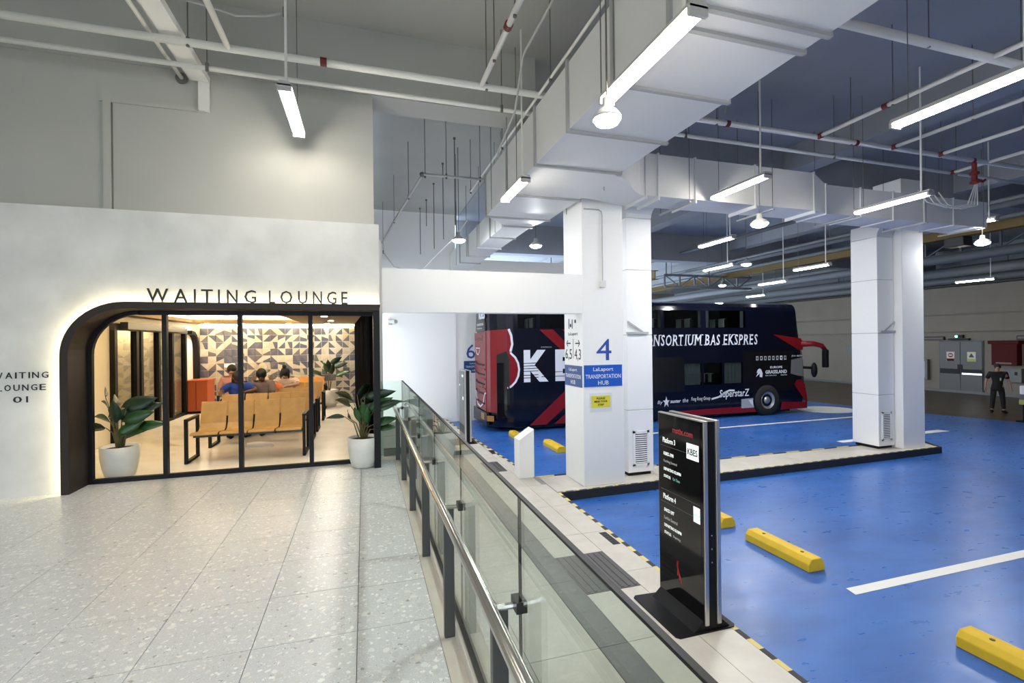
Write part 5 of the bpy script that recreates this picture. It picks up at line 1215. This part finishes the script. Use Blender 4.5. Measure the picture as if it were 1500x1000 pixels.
def body(name, label, loc, J0, skinm, tops, bottoms, look, hairm='hair', style='short', hijab=None, shoes='black', hands=True, topm=None):
    """J0: joint name -> world position; tops and bottoms: clothing materials"""
    r = thing(name, label, 'person', loc)
    V = {k: Vector(v) for k, v in J0.items()}
    J = {}; E = []
    rad = dict(pel=(.145, .11), ab=(.125, .095), ch=(.150, .105), ne=.052, hb=(.062, .068), hd=(.076, .088), tp=(.058, .066), shL=.055, elL=.041, wrL=.028, shR=.055, elR=.041, wrR=.028,
               hiL=.088, knL=.060, anL=.040, toL=.034, hiR=.088, knR=.060, anR=.040, toR=.034)
    for k, v in V.items(): J[k] = (tuple(v), rad[k])
    E = [('pel', 'ab'), ('ab', 'ch'), ('ch', 'ne'), ('ne', 'hb'), ('hb', 'hd'), ('hd', 'tp')]
    for s in 'LR': E += [('ch', 'sh' + s), ('sh' + s, 'el' + s), ('el' + s, 'wr' + s), ('pel', 'hi' + s), ('hi' + s, 'kn' + s), ('kn' + s, 'an' + s), ('an' + s, 'to' + s)]
    for s, sg in (('L', 1), ('R', -1)):
        d = V['wr' + s] - V['el' + s]; hand(J, E, 'wr' + s, sg, V['wr' + s], d, (0, 0, -1) if abs(d.normalized().z) < .9 else (0, -1, 0))
    skin_mesh('body', J, E, skinm, r, 'pel')
    g = .016
    def grow(keys, edges, m, nm, cut=None):
        JJ = {k: (tuple(V[k]), tuple(x + g for x in rad[k]) if isinstance(rad[k], tuple) else rad[k] + g) for k in keys}
        if cut:
            for (k, a, b_, t, rr) in cut: JJ[k] = (tuple(V[a].lerp(V[b_], t)), rr + g); 
        for k in ('shL', 'shR'):
            if k in JJ: JJ[k] = (JJ[k][0], .088)
        skin_mesh(nm, JJ, edges, m, r, keys[0])
    rad['ch'] = (.158, .118)
    V['nk0'] = V['ch'].lerp(V['ne'], .62); rad['nk0'] = (.088, .078); V['hem'] = V['pel'] + (V['pel'] - V['ab']).normalized() * .09; rad['hem'] = (.158, .122)
    V['wst'] = V['pel'].lerp(V['ab'], .7); rad['wst'] = (.135, .100)
    grow(['pel', 'hem', 'ab', 'ch', 'nk0', 'shL', 'shR'], [('hem', 'pel'), ('pel', 'ab'), ('ab', 'ch'), ('ch', 'nk0'), ('ch', 'shL'), ('ch', 'shR'), ('shL', 'slL'), ('shR', 'slR')], tops, 'shirt', [('slL', 'shL', 'elL', tops_len.get(label[:12], .75), .047), ('slR', 'shR', 'elR', tops_len.get(label[:12], .75), .047)])
    grow(['pel', 'wst', 'hiL', 'hiR', 'knL', 'knR'], [('wst', 'pel'), ('pel', 'hiL'), ('pel', 'hiR'), ('hiL', 'knL'), ('hiR', 'knR'), ('knL', 'hmL'), ('knR', 'hmR')], bottoms, 'trousers', [('hmL', 'knL', 'anL', .92, .046), ('hmR', 'knR', 'anR', .92, .046)])
    for s in 'LR':
        a = V['an' + s]; t_ = V['to' + s]; d = (t_ - a); d.z = 0; d = d.normalized() if d.length > .01 else Vector((0, -1, 0))
        b = MB(); b.tube([a - d * .06 + Vector((0, 0, -.035)), a + d * .02 + Vector((0, 0, -.028)), a + d * .12 + Vector((0, 0, -.042)), a + d * .20 + Vector((0, 0, -.05))], [.045, .055, .048, .030], 10); b.build('shoe', shoes, r, smooth=True)
    head(r, V['hd'], look, hairm, style, skinm, hijab)
    return r
tops_len = {}

def standing(x, y, z, yaw):
    """joint positions of a standing adult facing yaw"""
    f = Vector((math.cos(yaw), math.sin(yaw), 0)); s = Vector((-f.y, f.x, 0)); o = Vector((x, y, z)); U = Vector((0, 0, 1))
    P = lambda a, b, h: o + f * a + s * b + U * h
    return dict(pel=P(0, 0, .95), ab=P(.02, 0, 1.10), ch=P(.01, 0, 1.34), ne=P(0, 0, 1.50), hb=P(.015, 0, 1.575), hd=P(.02, 0, 1.64), tp=P(.01, 0, 1.70),
                shL=P(0, .19, 1.42), elL=P(-.02, .30, 1.15), wrL=P(.05, .33, .92), shR=P(0, -.19, 1.42), elR=P(-.02, -.30, 1.15), wrR=P(.05, -.33, .92),
                hiL=P(0, .09, .90), knL=P(.02, .13, .50), anL=P(0, .16, .09), toL=P(.14, .18, .04), hiR=P(0, -.09, .90), knR=P(.02, -.13, .50), anR=P(0, -.16, .09), toR=P(.14, -.18, .04))
def seated(x, y, z, yaw, lean=0.0, arms='lap', sc=1.0, tilt=0.0):
    """seat height at z; facing yaw; lean forward in metres at the shoulders"""
    f = Vector((math.cos(yaw), math.sin(yaw), 0)); s = Vector((-f.y, f.x, 0)); o = Vector((x, y, z)); U = Vector((0, 0, 1))
    P = lambda a, b, h: o + (f * a + s * b + U * h) * sc
    l = lean
    J = dict(pel=P(0, 0, .11), ab=P(.03 + l * .35, 0, .27), ch=P(.02 + l * .8, 0, .48 - l * .12), ne=P(.02 + l, 0, .62 - l * .22), hb=P(.05 + l * 1.12, 0, .69 - l * .28), hd=P(.07 + l * 1.2, 0, .755 - l * .33), tp=P(.06 + l * 1.25, 0, .82 - l * .36),
             shL=P(.02 + l * .9, .17, .56 - l * .2), shR=P(.02 + l * .9, -.17, .56 - l * .2),
             hiL=P(.04, .09, .10), knL=P(.44, .12, .11), anL=P(.44, .12, -.34), toL=P(.56, .12, -.40), hiR=P(.04, -.09, .10), knR=P(.44, -.12, .11), anR=P(.44, -.12, -.34), toR=P(.56, -.12, -.40))
    if arms == 'lap': J.update(elL=P(.06, .26, .30), wrL=P(.26, .14, .20), elR=P(.06, -.26, .30), wrR=P(.26, -.14, .20))
    elif arms == 'rest': J.update(elL=P(.20 + l, .30, .44), wrL=P(.36 + l, .12, .42), elR=P(.18 + l, -.30, .40), wrR=P(.36 + l, -.20, .34))
    elif arms == 'phone': J.update(elL=P(.14 + l, .22, .30), wrL=P(.34 + l, .06, .36), elR=P(.14 + l, -.22, .30), wrR=P(.34 + l, -.06, .36))
    return J
FRONT = -math.pi / 2
tops_len['man in black'] = .8
man = body('person', 'man in black polo and trousers standing with arms down, badge on his chest', (21.75, 11.45, ZB), standing(21.75, 11.45, ZB, R(-140)), 'skin', 'cloth_dark', 'cloth_dark', (-.77, -.64, 0), style='short')
MB().box((21.62, 11.30, .12), (21.68, 11.31, .22)).build('badge', 'sign_white', man); MB().tube([(21.66, 11.29, .22), (21.70, 11.33, .40)], .006, 6).build('lanyard', 'cloth_dark', man)
body('person', 'woman in a pink top seated at the tiled wall, dark hair tied back', (-2.72, 11.6, 0), seated(-2.73, 11.75, .42, FRONT + .1, .03, 'lap', .98), 'skin', 'cloth_pink', 'cloth_dark', (.1, -1, -.02), style='tied')
body('person', 'person with long black hair in a blue jersey slumped forward on the third bench', (-2.3, 10.3, 0), seated(-2.32, 10.42, .42, FRONT + .2, .22, 'rest', .98), 'skin_dark', 'cloth_blue', 'cloth_dark', (.5, -1, -.7), style='long')
body('person', 'person in a brown top bent over a phone between the others', (-1.9, 10.3, 0), seated(-1.88, 10.46, .42, FRONT - .1, .10, 'phone', .95), 'skin_dark', 'cloth_stripe', 'cloth_dark', (.05, -1, -.4), style='short')
body('person', 'woman in a cream headscarf and striped top seated behind the phone user', (-2.12, 11.6, 0), seated(-2.12, 11.76, .43, FRONT, .03, 'lap', .98), 'skin', 'cloth_stripe', 'cloth_dark', (0, -1, -.05), hijab='cloth_cream')
body('person', 'girl with a dark hair bun in a pale pink top leaning on the bench back', (-1.55, 11.4, 0), seated(-1.58, 11.6, .42, FRONT - .1, .26, 'rest', .98), 'skin', 'cloth_pale', 'cloth_dark', (-.1, -1, -.5), style='bun')
t = thing('carry_bag', 'orange plastic bag hung over the bench back between the leaning people', 'bag', (-1.70, 10.64, .80))
b = MB(); b.ell((-1.70, 10.70, .84), (.12, .07, .085), 12, 8); b.build('bag', 'bag_orange', t, smooth=True); MB().tube([(-1.76, 10.70, .90), (-1.72, 10.68, .97), (-1.66, 10.70, .91)], .008, 6).build('handle', 'bag_orange', t)
t = thing('shoe', 'pale shoe lying on the lounge floor under the front bench', 'shoe', (-1.68, 8.9, 0), None)
MB().tube([(-1.86, 8.86, .045), (-1.72, 8.86, .05), (-1.56, 8.86, .04), (-1.48, 8.86, .03)], [.045, .05, .045, .025], 10).build('upper', 'shoe_white', t, smooth=True); MB().box((-1.89, 8.81, 0), (-1.46, 8.91, .02)).build('sole', 'shoe_white', t, bevel=.006)
